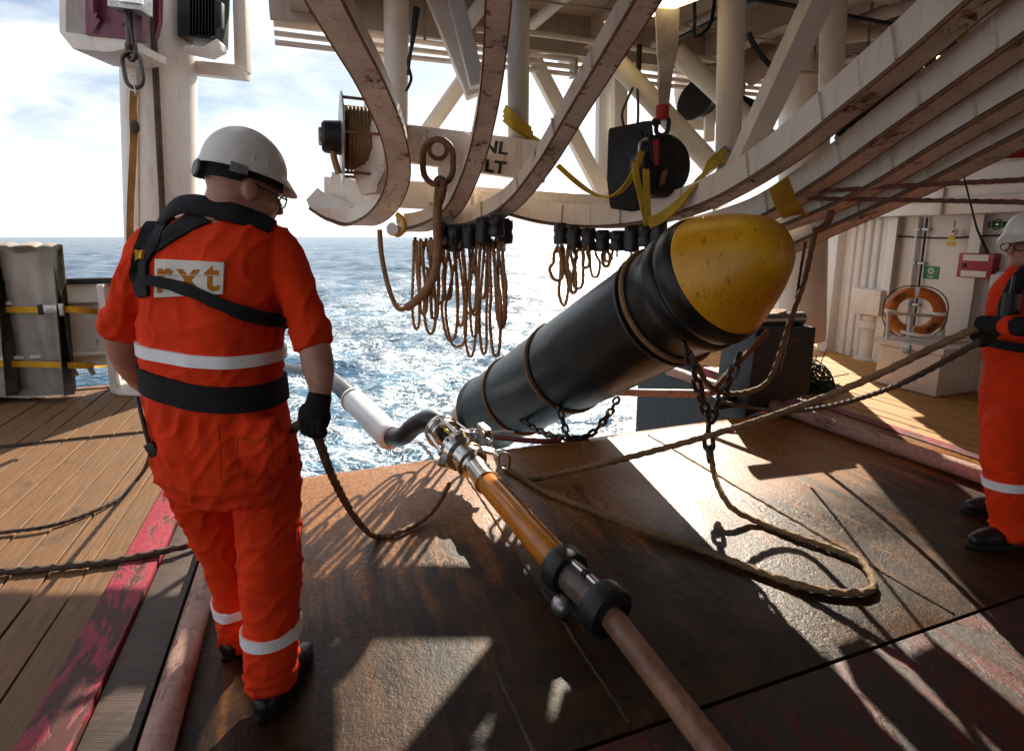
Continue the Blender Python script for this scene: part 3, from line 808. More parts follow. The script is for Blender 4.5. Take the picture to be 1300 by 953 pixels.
# ================================================================== post at left with its fittings
def build_post():
    b, tp = at(209, 488, 6.0), at(198, -150, 6.0)
    o = MB().tube([b + (tp - b) * k / 10 for k in range(11)], .335, 40).build('crane_post', M_WHITE, None, base=b)
    tag(o, 'tall round cream white post standing behind the worker at left', 'post')
    MB().tube([at(192, -10, 5.66), at(197, 80, 5.66), at(201, 160, 5.66), at(206, 260, 5.66), at(208, 400, 5.66)], .028, 10).build('cable', M_ROPE_DK, o)
    MB().lathe([(0, .5), (.04, .5), (.045, .38)], b, (0, 0, 1), 32).build('base_flange', M_WHITE_RUST, o)
    MB().beam(at(172, 300, 5.68), at(165, -60, 5.62), .1, .05, (1, 0, 0)).build('stiffener', M_WHITE, o, bevel=.006)
    # cradle with maroon float panels on its left
    M_MAROON = m_plain('maroon painted steel', (0.16, 0.022, 0.05), 0.4, 0.0, 0.3, 12)
    D = 5.3
    cr_o = MB().poly([at(104, -60, D), at(113, -60, D), at(112, 54, D), at(180, 62, D), at(190, 62, D), at(190, 72, D), at(165, 78, D), at(120, 74, D), at(104, 54, D)], .5).build('cradle_frame', M_WHITE, o, bevel=.008)
    MB().poly([at(113, -60, D - .22), at(190, -60, D - .22), at(184, 54, D - .22), at(114, 47, D - .22)], .10).build('panel', M_MAROON, cr_o, bevel=.01)
    MB().poly([at(113, 8, D - .30), at(122, 20, D - .36), at(128, 24, D - .3), at(116, 44, D - .30)], .03).build('rib', M_MAROON, cr_o, bevel=.004)
    MB().poly([at(113, -40, D - .30), at(119, -40, D - .34), at(121, 18, D - .34), at(115, 12, D - .30)], .03).build('rib', M_MAROON, cr_o, bevel=.004)
    MB().poly([at(150, -60, D - .34), at(160, -60, D - .34), at(162, 20, D - .3), at(158, 34, D - .3)], .05).build('rib', M_MAROON, cr_o, bevel=.004)
    MB().poly([at(196, -60, D + .02), at(206, -60, D + .02), at(204, 30, D + .02), at(199, 50, D + .02)], .06).build('rib', M_MAROON, cr_o, bevel=.004)
    # flood lamp on the right
    fl = MB().poly([at(238, -60, 5.9), at(276, -60, 5.9), at(281, -10, 5.9), at(279, 57, 5.9), at(238, 54, 5.9)], .34).build('flood_lamp', M_BLACKSTEEL, o, bevel=.01)
    for k in range(9):
        MB().beam(at(241 + k * 4, -60, 5.70), at(241 + k * 4, 46, 5.70), .012, .05, (0, 1, 0)).build('cooling_fin', M_BLACKSTEEL, fl)
    MB().poly([at(238, 60, 5.75), at(262, 62, 5.75), at(279, 52, 5.75), at(284, 58, 5.75), at(284, 66, 5.75), at(268, 74, 5.75), at(238, 68, 5.75)], .12).build('lamp_bracket', M_WHITE, fl, bevel=.006)
    MB().beam(at(279, 4, 5.72), at(279, 36, 5.72), .06, .06).build('latch', M_BLACKSTEEL, fl, bevel=.008)
    # square tube frame
    MB().beam(at(238, 86, 6.15), at(315, 94, 6.15), .13, .13).build('tube_frame', M_WHITE, o, bevel=.012)
    MB().beam(at(309, 92, 6.15), at(305, -60, 6.15), .125, .125, (1, 0, 0)).build('tube_frame', M_WHITE, o, bevel=.012)
build_post()

# chain and strap hanging in front of the post
hk = empty('hanging_strap', at(168, 300, 4.9), 'orange brown webbing strap hanging from chain links before the post', 'strap')
M_OLDSTRAP = m_cloth('stained orange webbing', (0.33, 0.16, 0.045), 0.35)
def ribbon(pts, w, th, side):
    return MB().sweep(cr([Vector(p) for p in pts], 6), [(-w / 2, -th / 2), (w / 2, -th / 2), (w / 2, th / 2), (-w / 2, th / 2)], side)
ribbon([at(170, 116, 4.9), at(169, 150, 4.9), at(170, 176, 4.88), at(168, 220, 4.9), at(166, 262, 4.9), at(165, 330, 4.9), at(166, 420, 4.9)], .055, .012, (1, 0.3, 0)).build('webbing', M_OLDSTRAP, hk)
MB().ell(at(171, 161, 4.86), (.04, .03, .055)).build('knot', M_ROPE_DK, hk)
MB().sweep(cr([at(168, 400, 4.9), at(166, 440, 4.9)], 3), [(-.03, -.01), (.03, -.01), (.03, .01), (-.03, .01)], (1, 0, 0)).build('strap_end', M_OLDSTRAP, hk)
def oval(c, axis, L, W, r, up):
    up = Vector(up).normalized(); s = Vector(axis).cross(up).normalized(); a = (L - W) / 2; R2 = W / 2; P = []
    for k in range(9): th = math.pi * k / 8; P.append(Vector(c) + up * (a + R2 * math.sin(th)) + s * (R2 * math.cos(th)))
    for k in range(9): th = math.pi + math.pi * k / 8; P.append(Vector(c) + up * (-a + R2 * math.sin(th)) + s * (R2 * math.cos(th)))
    return MB().tube(P, r, 10, closed=True)
oval(at(169, 89, 4.9), (0, 1, 0), .28, .15, .017, (-.06, 0, 1)).build('chain_link', M_CHAIN, hk)
oval(at(167, 64, 4.9), (.5, 1, 0), .15, .10, .02, (0, 0, 1)).build('chain_link', M_CHAIN, hk)
oval(at(165, 38, 4.88), (1, .2, 0), .28, .07, .022, (0, 0, 1)).build('chain_link', M_CHAIN, hk)
oval(at(171, 110, 4.9), (1, .6, 0), .15, .05, .007, (0, 0, 1)).build('chain_link', M_GALV, hk)
hb = MB().poly([at(143, -40, 4.86), at(187, -40, 4.86), at(186, 18, 4.86), at(145, 13, 4.86)], .16).build('hook_block', M_GALV, hk, bevel=.012)
MB().poly([at(147, -30, 4.75), at(181, -30, 4.75), at(181, 6, 4.75), at(148, 2, 4.75)], .04).build('hook_block_plate', M_CHROME, hk, bevel=.006)
MB().tube([at(165, 12, 4.86), at(165, 32, 4.88)], .03, 12).build('swivel', M_BLACKSTEEL, hk)

# ================================================================== left bulwark, cover sheet and lashings
def build_port_side():
    V = V_END - 0.05
    o = empty('stern_bulwark', S(-3, V, 0), 'cream white stern bulwark with freeing port at far left', 'bulwark')
    MB().sbox(-8, -1.15, V - .02, V + .02, .40, 1.15).build('upper_plate', M_WHITE, o)
    MB().sbox(-8, -1.15, V - .07, V + .06, 1.13, 1.19).build('cap_rail', M_BLACKSTEEL, o, bevel=.012)
    MB().sbox(-8, -1.15, V - .09, V - .022, 0.94, 0.975).build('stringer', M_WHITE, o, bevel=.005)
    MB().sbox(-8, -1.15, V - .12, V - .022, .385, .42).build('stringer', M_WHITE, o, bevel=.005)
    MB().sbox(-8, -2.75, V - .021, V + .019, -.04, .40).build('lower_plate', M_WHITE, o)
    MB().sbox(-1.95, -1.15, V - .021, V + .019, -.04, .40).build('lower_plate', M_WHITE, o)
    MB().sbox(-2.75, -1.95, V - .021, V + .019, .25, .40).build('lower_plate', M_WHITE, o)
    MB().sbox(-8, -1.15, V - .06, V + .05, -.04, .015).build('sill', M_RUSTEDGE, o, bevel=.005)
    for u in (-6.4, -4.6, -2.05, -1.2):
        MB().sbox(u - .03, u + .03, V - .2, V - .023, 0, 1.13).build('stanchion', M_WHITE, o, bevel=.006)
    for u in (-2.45, -2.3):
        MB().beam(S(u, V - .08, .30), S(u + .07, V - .12, .17), .05, .02).build('lug', M_GALV, o, bevel=.004)
    # grey bent sheet cover lashed against it
    t = NT('dull grey weathered sheet'); w = t.coord('World'); g = t.noise(w, 2.4, 8, 0.65, .6); f = t.noise(t.map(w, (6, 6, 1)), 5, 7, .7)
    c = t.mix(t.ramp(g, .35, .7), (0.26, 0.225, 0.19), (0.38, 0.33, 0.28)); c = t.mix(t.math('MULTIPLY', t.ramp(f, .55, .75), .6), c, (0.17, 0.13, 0.10)); t.bump(f, .3, .006)
    M_SHEET = t.done(c, .6)
    root = empty('sheet_cover', at(20, 500, 5.6), 'grey bent sheet cover lashed upright at the far left', 'cover')
    rng = random.Random(4)
    def panel(px0, px1, nm, k0):
        rings = []
        n = 14
        for i in range(n + 1):
            px = px0 + (px1 - px0) * i / n
            base = gp(px, 501 - (px - 60) * .02)
            D = base.y; w1 = .018 * math.sin(i * 1.1 + k0); q = rng.uniform(-.012, .012)
            x = base.x
            back = EV
            lip = .16 + .10 * math.sin(px * .075 + 1.0) + q
            ring = [Vector((x, D, .015)) - back * (.26 + lip * .3) + EZ * (.02 + abs(lip) * .18), Vector((x, D, .02)) - back * .08, Vector((x, D, .07)) + back * w1, Vector((x, D, .6)) + back * w1 * 1.6,
                    Vector((x, D, 1.1)) + back * w1, Vector((x, D, 1.46 + q)), Vector((x, D, 1.52 + q)) - back * (.10 + .05 * math.sin(px * .13)), Vector((x, D, 1.55 + q * 1.5)) + back * .05, Vector((x, D, 1.535 + q)) + back * .16]
            rings.append(ring + [p + EZ * .006 + back * .012 for p in ring[::-1]])
        MB()._grid(rings).build(nm, M_SHEET, root, smooth=50)
    panel(-60, 28, 'sheet_panel', 0); panel(28.4, 99, 'sheet_panel', 2)
    MB().beam(at(29, 330, 5.56), at(33, 492, 5.54), .02, .03, (1, 0, 0)).build('seam_batten', M_RUSTEDGE, root)
    # ratchet straps
    for nm, pts, lab in (('ratchet_strap', [(-60, 393, 5.5), (20, 393, 5.48), (60, 393, 5.46), (98, 393, 5.5), (130, 396, 5.9), (175, 398, 6.3)], 'upper yellow ratchet strap with metal buckle across the grey sheet'),
                         ('ratchet_strap', [(-60, 462, 5.44), (30, 462, 5.42), (97, 464, 5.46), (125, 463, 5.9), (165, 460, 6.3)], 'lower yellow lashing strap across the grey sheet')):
        r = ribbon([at(*p) for p in pts], .062, .006, EZ).build(nm, M_YSTRAP, None, base=at(*pts[1])); tag(r, lab, 'strap', None)
        if 'buckle' in lab:
            MB().box(at(68, 392, 5.42), (.16, .03, .085), (EU, EV, EZ)).build('buckle', M_GALV, r, bevel=.008)
            MB().box(at(52, 393, 5.42), (.04, .05, .1), (EU, EV, EZ)).build('ratchet', M_BLACKSTEEL, r, bevel=.008)
            MB().box(at(78, 393, 5.40), (.035, .03, .12), (EU, EV, EZ)).build('handle', M_GALV, r, bevel=.006)
build_port_side()

# ================================================================== right bulwark, bulkhead and its fittings
UW = 7.0
def build_starboard():
    # aft bulwark
    o = empty('bulwark', S(6.6, 7.6, 0), 'white bulwark at the stern corner beside the bulkhead', 'bulwark')
    VB = 6.95
    MB().sbox(US1 + .6, 7.6, VB - .02, VB + .02, 0, .96).build('plate', M_CLEAN, o)
    MB().sbox(US1 + .6, 7.6, VB - .07, VB + .05, .955, 1.0).build('cap_rail', M_BLACKSTEEL, o, bevel=.01)
    MB().sbox(US1 + .6, 7.6, VB - .14, VB - .022, .22, .27).build('stringer', M_CLEAN, o, bevel=.006)
    for u in (5.2, 6.3, 6.85):
        MB().sbox(u - .02, u + .02, VB - .2, VB - .024, 0, .95).build('stanchion', M_CLEAN, o, bevel=.005)
    MB().sbox(4.7, 7.2, VB - .6, VB - .16, -.01, .012).build('waterway', M_BLACKSTEEL, o)
    # side bulkhead with frames
    w = empty('bulkhead', S(UW, 4.5, 0), 'white framed bulkhead behind the lifebuoy at right', 'bulkhead')
    MB().sbox(UW, UW + .05, -1.0, 5.75, -.04, 2.05).build('plating', M_CLEAN, w)
    MB().sbox(UW - .16, UW - .003, 5.70, 5.86, -.04, 2.3).build('frame', M_CLEAN, w, bevel=.008)
    for v, d in ((4.98, .12), (4.05, .10), (3.05, .10), (2.0, .1)):
        MB().sbox(UW - d, UW - .003, v - .012, v + .012, -.04, 1.85).build('frame', M_CLEAN, w)
        MB().sbox(UW - d - .012, UW - d - .001, v - .06, v + .06, -.04, 1.85).build('frame_flange', M_CLEAN, w, bevel=.003)
    # swaged plating between the first two frames
    for k in range(5):
        v = 5.12 + k * .115
        MB().tube([S(UW - .012, v, -.03), S(UW - .012, v, 1.84)], .036, 10).build('swage', M_CLEAN, w)
    # deep header beam with rounded mouldings
    MB().sbox(UW - .30, UW - .003, -1.0, 5.9, 1.86, 2.36).build('header', M_CLEAN, w, bevel=.02)
    for z in (2.02, 2.17):
        MB().tube([S(UW - .30, -1, z), S(UW - .30, 5.88, z)], .03, 12).build('moulding', M_CLEAN, w)
    MB().sbox(UW - .34, UW + .1, 4.3, 4.42, 1.855, 2.5).build('bracket', M_CLEAN, w, bevel=.01)
    MB().sbox(UW - .05, UW + .6, -1, 5.0, 2.37, 2.42).build('ledge', M_WHITE_RUST, w, bevel=.01)
    MB().sbox(UW + .3, UW + .36, -1, 5.2, 2.43, 3.6).build('upper_plating', m_paint('blue grey upper paint', (.36, .38, .44), .5, .05, .3), w)
    # pipes, conduits and clips on the bulkhead
    for v, r_, m_ in ((4.72, .022, M_CLEAN), (4.62, .012, M_BLACKSTEEL), (3.5, .028, M_CLEAN), (2.75, .014, M_GALV)):
        MB().tube([S(UW - .045, v, -.03), S(UW - .045, v, .9), S(UW - .045, v + .01, 1.84)], r_, 10).build('conduit', m_, w)
        for z in (.3, .8, 1.3, 1.7): MB().sbox(UW - .075, UW - .002, v - .035, v + .035, z - .012, z + .012).build('conduit_clip', M_GALV, w)
    MB().tube(cr([S(UW - .05, 4.95, 1.62), S(UW - .06, 4.4, 1.60), S(UW - .05, 3.8, 1.63), S(UW - .05, 3.0, 1.6), S(UW - .05, 2.2, 1.62)], 6), .010, 8).build('cable', M_BLACKSTEEL, w)
    MB().sbox(UW - .11, UW - .003, 3.62, 3.80, 1.05, 1.25).build('junction_box', M_GREY, w, bevel=.01)
    for v in (5.3, 4.55, 3.6, 2.6):
        MB().beam(S(UW - .003, v, .06), S(UW - .003, v + .5, .06), .02, .012).build('weld_seam', M_WHITE_RUST, w)
    # red tarpaulin bundle stowed on the ledge
    m_tarp = m_cloth('red tarpaulin', (0.42, 0.03, 0.03), .3)
    rings = []
    for i in range(25):
        v = 3.9 - i * .16; hh = .22 + .07 * math.sin(i * .9) + .05 * math.sin(i * 2.3); ring = []
        if i in (0, 24): hh *= .3
        for k in range(10):
            a = math.pi * 2 * k / 10
            ring.append(S(UW + .02 + .22 * math.cos(a), v, 2.43 + hh * .8 + hh * .8 * math.sin(a) * (1 + .15 * math.sin(3 * a + i))))
        rings.append(ring)
    tag(MB()._grid(rings).build('tarpaulin', m_tarp, None, base=S(UW, 3, 2.43)), 'red tarpaulin bundle stowed on the ledge at far right', 'tarpaulin')
    # plastic locker
    L = empty('storage_chest', S(6.3, 3.95, 0), 'white lidded storage chest on the planked deck at right', 'chest')
    m_ch = m_paint('off white moulded plastic', (.72, .66, .60), .45, 0, .5)
    MB().sbox(5.92, 6.72, 3.62, 4.28, .005, .44).build('chest_body', m_ch, L, bevel=.025)
    lid = MB().sbox(5.88, 6.76, 3.58, 4.32, .445, .515).build('lid', m_ch, L, bevel=.02)
    MB().sbox(5.862, 5.885, 3.9, 3.98, .40, .50).build('latch', M_GALV, lid, bevel=.005)
    MB().sbox(6.1, 6.55, 3.75, 4.15, .518, .535).build('lid_panel', m_ch, lid, bevel=.006)
    # lifebuoy on its stand
    D = 6.1; c = at(1161, 396, D)
    ax = (S(-.75, -.5, 0)).normalized()
    lb = empty('lifebuoy', c - EZ * .3, 'orange lifebuoy with white reflective bands on a tube stand', 'lifebuoy')
    M_LB = m_plain('orange lifebuoy shell', (.62, .17, .015), .45, 0, .2, 20)
    RL, rl = .222, .060
    MB().torus(c, ax, RL, rl, 56, 16).build('ring', M_LB, lb)
    M_REFL = m_plain('white reflective tape', (.92, .92, .93), .25, 0, .05, 40, .05)
    side = ax.cross(EZ).normalized()
    def band(th, wd):
        rings = []
        for i in range(5):
            a = th + (i - 2) / 4 * wd; d = EZ * math.cos(a) + side * math.sin(a)
            rings.append([c + d * (RL + (rl + .003) * math.cos(k * 2 * math.pi / 16)) + ax * ((rl + .003) * math.sin(k * 2 * math.pi / 16)) for k in range(16)])
        MB()._grid(rings, caps=False).build('reflective_band', M_REFL, lb)
    for a in (0, math.pi / 2, math.pi, -math.pi / 2): band(a, .17)
    # grab line round the rim and arc lettering (illegible at this size, shown as short dark marks)
    for q in range(4):
        P = []
        for k in range(13):
            a = q * math.pi / 2 + math.pi / 2 * k / 12; d = EZ * math.cos(a) + side * math.sin(a)
            P.append(c + d * (RL + rl + .006 - .0 + .022 * math.sin(math.pi * k / 12)) + ax * .01)
        MB().rope(P, .006).build('grab_line', M_ROPE_DK, lb)
    rng = random.Random(2)
    for a0, n in ((.45, 9), (-2.5, 7)):
        for k in range(n):
            a = a0 + k * .075; d = EZ * math.cos(a) + side * math.sin(a); tdir = -EZ * math.sin(a) + side * math.cos(a)
            p = c + d * RL + ax * (rl + .001)
            mb = MB(); mb.box(p - tdir * .006, (.05, .005, .004), (d, tdir, ax))
            if rng.random() < .75: mb.box(p + d * .02, (.008, .016, .004), (d, tdir, ax))
            if rng.random() < .6: mb.box(p + tdir * .006, (.045, .005, .004), (d, tdir, ax))
            mb.build('lettering', M_STENCIL, lb)
    st = empty('buoy_stand', gp(1161, 462), 'white tube stand holding the orange lifebuoy', 'stand')
    q = c - ax * 0 + ax * (rl + .02)
    MB().beam(at(1126, 397, D - .12), at(1200, 402, D - .12), .035, .035).build('crossbar', M_CLEAN, st, bevel=.004)
    MB().beam(at(1157, 398, D - .12), at(1149, 470, D - .12), .04, .04, (1, 0, 0)).build('upright', M_CLEAN, st, bevel=.004)
    MB().beam(at(1198, 402, D - .12), at(1192, 472, D - .12), .035, .035, (1, 0, 0)).build('upright', M_CLEAN, st, bevel=.004)
    MB().beam(at(1128, 398, D - .12), at(1124, 470, D - .12), .03, .03, (1, 0, 0)).build('upright', M_CLEAN, st, bevel=.004)
    # white hose coil / rail on the chest
    MB_ = MB().tube(cr([S(6.35, 4.1, .535), S(6.0, 4.1, .60), S(5.98, 3.85, .60), S(6.4, 3.7, .58), S(6.7, 3.75, .56)], 8), .018, 10)
    tag(MB_.build('grab_rail', M_CLEAN, None, base=S(6.3, 4, .53)), 'bent white tube lying on the chest lid', 'tube')
    # vents
    def vent(px, pyb, D, k, label):
        b = gp(px, pyb); D = b.y
        r = empty('deck_vent', b, label, 'vent')
        MB().lathe([(0, .17 * k), (.03, .17 * k), (.035, .115 * k), (.42 * k, .115 * k), (.43 * k, .15 * k), (.52 * k, .15 * k), (.53 * k, .11 * k), (.60 * k, .11 * k)], b, EZ, 28).build('vent_pipe', M_WHITE, r)
        cc = b + EZ * (.78 * k)
        MB().box(cc, (.36 * k, .42 * k, .34 * k), (EU, EV, EZ)).build('vent_head', M_WHITE, r, bevel=.05 * k)
        MB().ell(cc - EV * .215 * k + EU * .02, (.05 * k, .03 * k, .09 * k), (EU, EV, EZ)).build('vent_slot', M_BLACKSTEEL, r)
        MB().lathe([(-.02, .09 * k), (0, .10 * k), (.02, .09 * k)], cc + EU * .185 * k, EU, 20).build('vent_cover', M_WHITE, r)
    vent(1101, 456, 7, 1.0, 'boxy white deck vent in front of the bulkhead frame')
    vent(1066, 442, 7.8, .8, 'smaller white deck vent against the stern bulwark')
    # red fire station box on the bulkhead
    def on_wall(px, py, off=0.0):
        r_ = ray(px, py); d = EU
        k = ((UW - off) - CAM.dot(EU)) / r_.dot(EU)
        return CAM + r_ * k
    M_FIRE = m_plain('red enamelled steel', (.38, .012, .03), .35, 0, .15, 20)
    fc = on_wall(1242, 337, .07)
    fb = MB().box(fc, (.13, .34, .27), (EU, EV, EZ)).build('fire_box', M_FIRE, None, bevel=.012, base=fc)
    tag(fb, 'red fire equipment box with white plates on the bulkhead', 'box')
    for dz in (.085, -.09): MB().box(fc - EU * .0665 + EZ * dz, (.003, .25, .065), (EU, EV, EZ)).build('name_plate', M_CLEAN, fb)
    MB().box(fc - EU * .0675 + EV * .10 + EZ * 0, (.02, .035, .05), (EU, EV, EZ)).build('handle', M_BLACKSTEEL, fb, bevel=.005)
    # green safety sign
    gc = on_wall(1182, 346, .006)
    M_GREEN = m_plain('green sign vinyl', (.012, .19, .075), .35, 0, .1, 30)
    gs = MB().box(gc, (.008, .17, .15), (EU, EV, EZ)).build('safety_sign', M_GREEN, None, base=gc)
    tag(gs, 'small green safety sign with white ring above the lifebuoy', 'sign')
    MB().torus(gc - EU * .006 + EZ * .02, EU, .028, .008, 24, 8, .3).build('symbol', M_CLEAN, gs)
    MB().box(gc - EU * .005 - EZ * .05, (.003, .06, .012), (EU, EV, EZ)).build('symbol', M_CLEAN, gs)
    # tagged key bag hanging by a frame
    kc = on_wall(1210, 298, .12)
    kb = empty('tag_bundle', kc, 'small hanging bundle with yellow tags on a bulkhead frame', 'tags')
    MB().tube([kc + EZ * .16, kc + EZ * .07], .006, 6).build('cord', M_BLACKSTEEL, kb)
    MB().ell(kc + EZ * .03, (.03, .06, .05)).build('pouch', M_CLEAN, kb)
    M_TAG = m_plain('yellow plastic tag', (.62, .42, .02), .4, 0, .1)
    MB().box(kc - EZ * .04 - EU * .02, (.012, .08, .045), (EU, EV, EZ)).build('yellow_tag', M_TAG, kb, bevel=.003)
    MB().box(kc - EZ * .10 - EU * .02, (.012, .09, .05), (EU, EV, EZ)).build('yellow_tag', M_TAG, kb, bevel=.003)
    MB().box(kc + EZ * .035 - EU * .035 - EV * .02, (.014, .03, .03), (EU, EV, EZ)).build('red_clip', M_FIRE, kb, bevel=.003)
    # dark valve cluster
    vc = on_wall(1272, 285, .1)
    vb = empty('valve', vc, 'dark valve fitting on the bulkhead near the second worker', 'valve')
    MB().tube([vc + EV * .12, vc, vc - EV * .12], .03, 10).build('valve_body', M_BLACKSTEEL, vb)
    MB().torus(vc - EU * .08, EU, .05, .01, 20, 8).build('hand_wheel', M_GREEN, vb)
    MB().tube([vc, vc - EU * .08], .014, 8).build('spindle', M_GALV, vb)
    # pale bollard/box beside the worker's back
    pb = on_wall(1262, 500, .35); pb.z = 0
    pp = MB().box(pb + EZ * .62, (.2, .3, 1.24), (EU, EV, EZ)).build('locker_post', M_WHITE, None, bevel=.02, base=pb)
    tag(pp, 'pale upright steel locker behind the second worker', 'locker')
build_starboard()
# ================================================================== tail buoy on the slipway
def bpt(px, py, D): return at(px, py, D)
BN = at(900, 357, 3.55)                    # centre of the yellow / black joint
BT = at(622, 523, 6.05)                    # after end of the black body
BAX = (BN - BT).normalized(); BR = .416; BN = BN + BAX * .10
BL = (BN - BT).length
buoy = empty('tail_buoy', BT, 'large black cylindrical buoy with yellow nose hauled over the stern', 'buoy')
def m_nose():
    t = NT('scuffed yellow buoy paint'); w = t.coord('World')
    g = t.noise(w, 3.5, 8, .65, .5); f = t.noise(w, 30, 7, .7); sc = t.noise(t.map(w, (5, 5, 2)), 6, 9, .75, .8)
    c = t.mix(t.ramp(g, .35, .7), (0.60, 0.27, 0.006), (0.74, 0.37, 0.012))
    c = t.mix(t.math('MULTIPLY', t.ramp(sc, .58, .66), .9), c, (0.05, 0.035, 0.012))
    c = t.mix(t.math('MULTIPLY', t.ramp(f, .60, .75), .3), c, (0.62, 0.42, 0.1))
    t.bump(g, .25, .02); t.bump(f, .2, .003)
    return t.done(c, t.math('ADD', t.math('MULTIPLY', f, .25), .24))
def m_body():
    t = NT('scraped black buoy rubber'); w = t.coord('World')
    g = t.noise(w, 2.2, 8, .65, .5); f = t.noise(w, 34, 7, .7); sc = t.noise(t.map(w, (2, 2, 8)), 3, 9, .75, .8)
    c = t.mix(t.ramp(g, .35, .7), (0.006, 0.007, 0.007), (0.014, 0.016, 0.016))
    c = t.mix(t.math('MULTIPLY', t.ramp(sc, .62, .72), .5), c, (0.075, 0.07, 0.06))
    t.bump(g, .3, .03); t.bump(f, .2, .003)
    return t.done(c, t.math('ADD', t.math('MULTIPLY', f, .25), .22), 0, **{'Specular IOR Level': 0.3})
M_NOSE, M_BODY = m_nose(), m_body()
# black body with two swollen hoops near the joint
prof = [(-.02, .30), (0.0, .40), (.05, .435), (.12, BR - .01)]
n = 40
for k in range(n + 1):
    h = .14 + (BL - .30 - .14) * k / n
    prof.append((h, BR - .012 + .012 * math.sin(math.pi * (h / BL))))
prof += [(BL - .28, BR + .002), (BL - .255, BR + .012), (BL - .20, BR + .014), (BL - .165, BR + .004), (BL - .155, BR - .008), (BL - .145, BR + .004), (BL - .11, BR + .016), (BL - .05, BR + .012), (BL - .015, BR), (BL, BR - .012)]
MB().lathe(prof, BT, BAX, 72).build('body', M_BODY, buoy, smooth=50)
nose = [(BL - .012, BR - .014), (BL + .02, BR - .018), (BL + .08, BR - .045), (BL + .16, BR - .085), (BL + .25, BR - .135), (BL + .33, BR - .188), (BL + .395, BR - .24), (BL + .435, BR - .29), (BL + .457, BR - .345), (BL + .466, .03), (BL + .467, .004)]
npts = cr([Vector((a, b, 0)) for a, b in nose], 4)
MB().lathe([(p.x, p.y) for p in npts], BT, BAX, 72).build('nose', M_NOSE, buoy, smooth=60)
# wire strops round the body and the tail tube
for h, rr, m in ((.75, .013, M_ROPE), (1.65, .013, M_ROPE), (1.69, .010, M_RUBBER), (3.02, .019, M_ROPE), (2.95, .012, M_RUBBER)):
    bb = BT + BAX * h; MB().torus(bb, BAX, BR + .006, rr, 72, 8).build('strop', m, buoy)
MB().lathe([(-.75, .20), (-.6, .28), (-.35, .30), (-.1, .31), (.0, .31)], BT, BAX, 48).build('tail_tube', m_paint('stained tail tube', (.42, .30, .24), .5, .5, .6), buoy)
for h in (-.10, .03):
    MB().torus(BT + BAX * h, BAX, .405 if h > 0 else .33, .022, 60, 8).build('red_hoop', m_plain('dull red hose', (.20, .03, .022), .5), buoy)

# chains on the buoy
def on_buoy(h, ang, off=.02):
    a = Vector((0, 0, 1)); a = (a - BAX * a.dot(BAX)).normalized(); b = BAX.cross(a)
    return BT + BAX * h + (a * math.cos(ang) + b * math.sin(ang)) * (BR + off)
chain('lifting_chain', 'dark chain hanging from the front strop of the buoy', 'chain', [at(868, 434, 3.3), at(878, 462, 3.28), at(889, 500, 3.3), at(900, 532, 3.33)], .115, .0135, M_CHAIN)
chain('lifting_chain', 'short bright chain from the yellow nose down to the joining link', 'chain', [at(940, 448, 3.45), at(928, 480, 3.42), at(914, 508, 3.38), at(901, 534, 3.33)], .115, .0135, M_CHAIN)
chain('joining_chain', 'heavy joining links above the rope end on deck', 'chain', [at(900, 533, 3.33), at(899, 556, 3.32), at(902, 582, 3.28)], .13, .015, M_CHAIN)
chain('sling_chain', 'dark chain slung under the middle of the buoy', 'chain', [at(652, 522, 5.15), at(672, 540, 4.85), at(700, 553, 4.45), at(724, 556, 4.28), at(745, 554, 4.3), at(762, 540, 4.42), at(775, 522, 4.6), at(784, 505, 4.75)], .115, .0135, M_CHAIN)
chain('sling_chain', 'short chain dropping from the middle strop of the buoy', 'chain', [at(707, 502, 4.62), at(711, 522, 4.5), at(717, 542, 4.36), at(722, 560, 4.22)], .105, .012, M_CHAIN)

# ================================================================== towed float, hose and termination on the slipway
M_FLOATW = m_paint('white float skin', (.74, .74, .75), .35, .05, .3)
fl = empty('tow_float', at(500, 562, 4.9), 'white cylindrical float on the black hose trailing into the sea', 'float')
F0, F1 = at(497, 556, 5.0), at(446, 505, 6.1)
fd = (F1 - F0).normalized(); FLn = (F1 - F0).length
MB().lathe([(-.02, .08), (0, .115), (.03, .128), (.08, .13), (FLn - .08, .13), (FLn - .03, .128), (FLn, .112), (FLn + .02, .08)], F0, fd, 36).build('float_body', M_FLOATW, fl)
MB().torus(F1 - fd * .1, fd, .132, .012, 36, 8).build('clamp_band', M_GALV, fl)
MB().tube(cr([F1, at(430, 490, 6.6), at(414, 478, 7.6), at(385, 470, 10.0), at(345, 466, 15.0), at(322, 468, 18.0) - EZ * .25, at(305, 472, 21.0) - EZ * .7], 10), .10, 18).build('hose', M_RUBBER, fl)
MB().tube(cr([F0 - fd * -.02, at(512, 553, 4.75), at(527, 540, 4.62), at(545, 533, 4.5), at(562, 540, 4.42), at(574, 554, 4.32)], 10), .085, 18).build('bend_hose', M_RUBBER, fl)

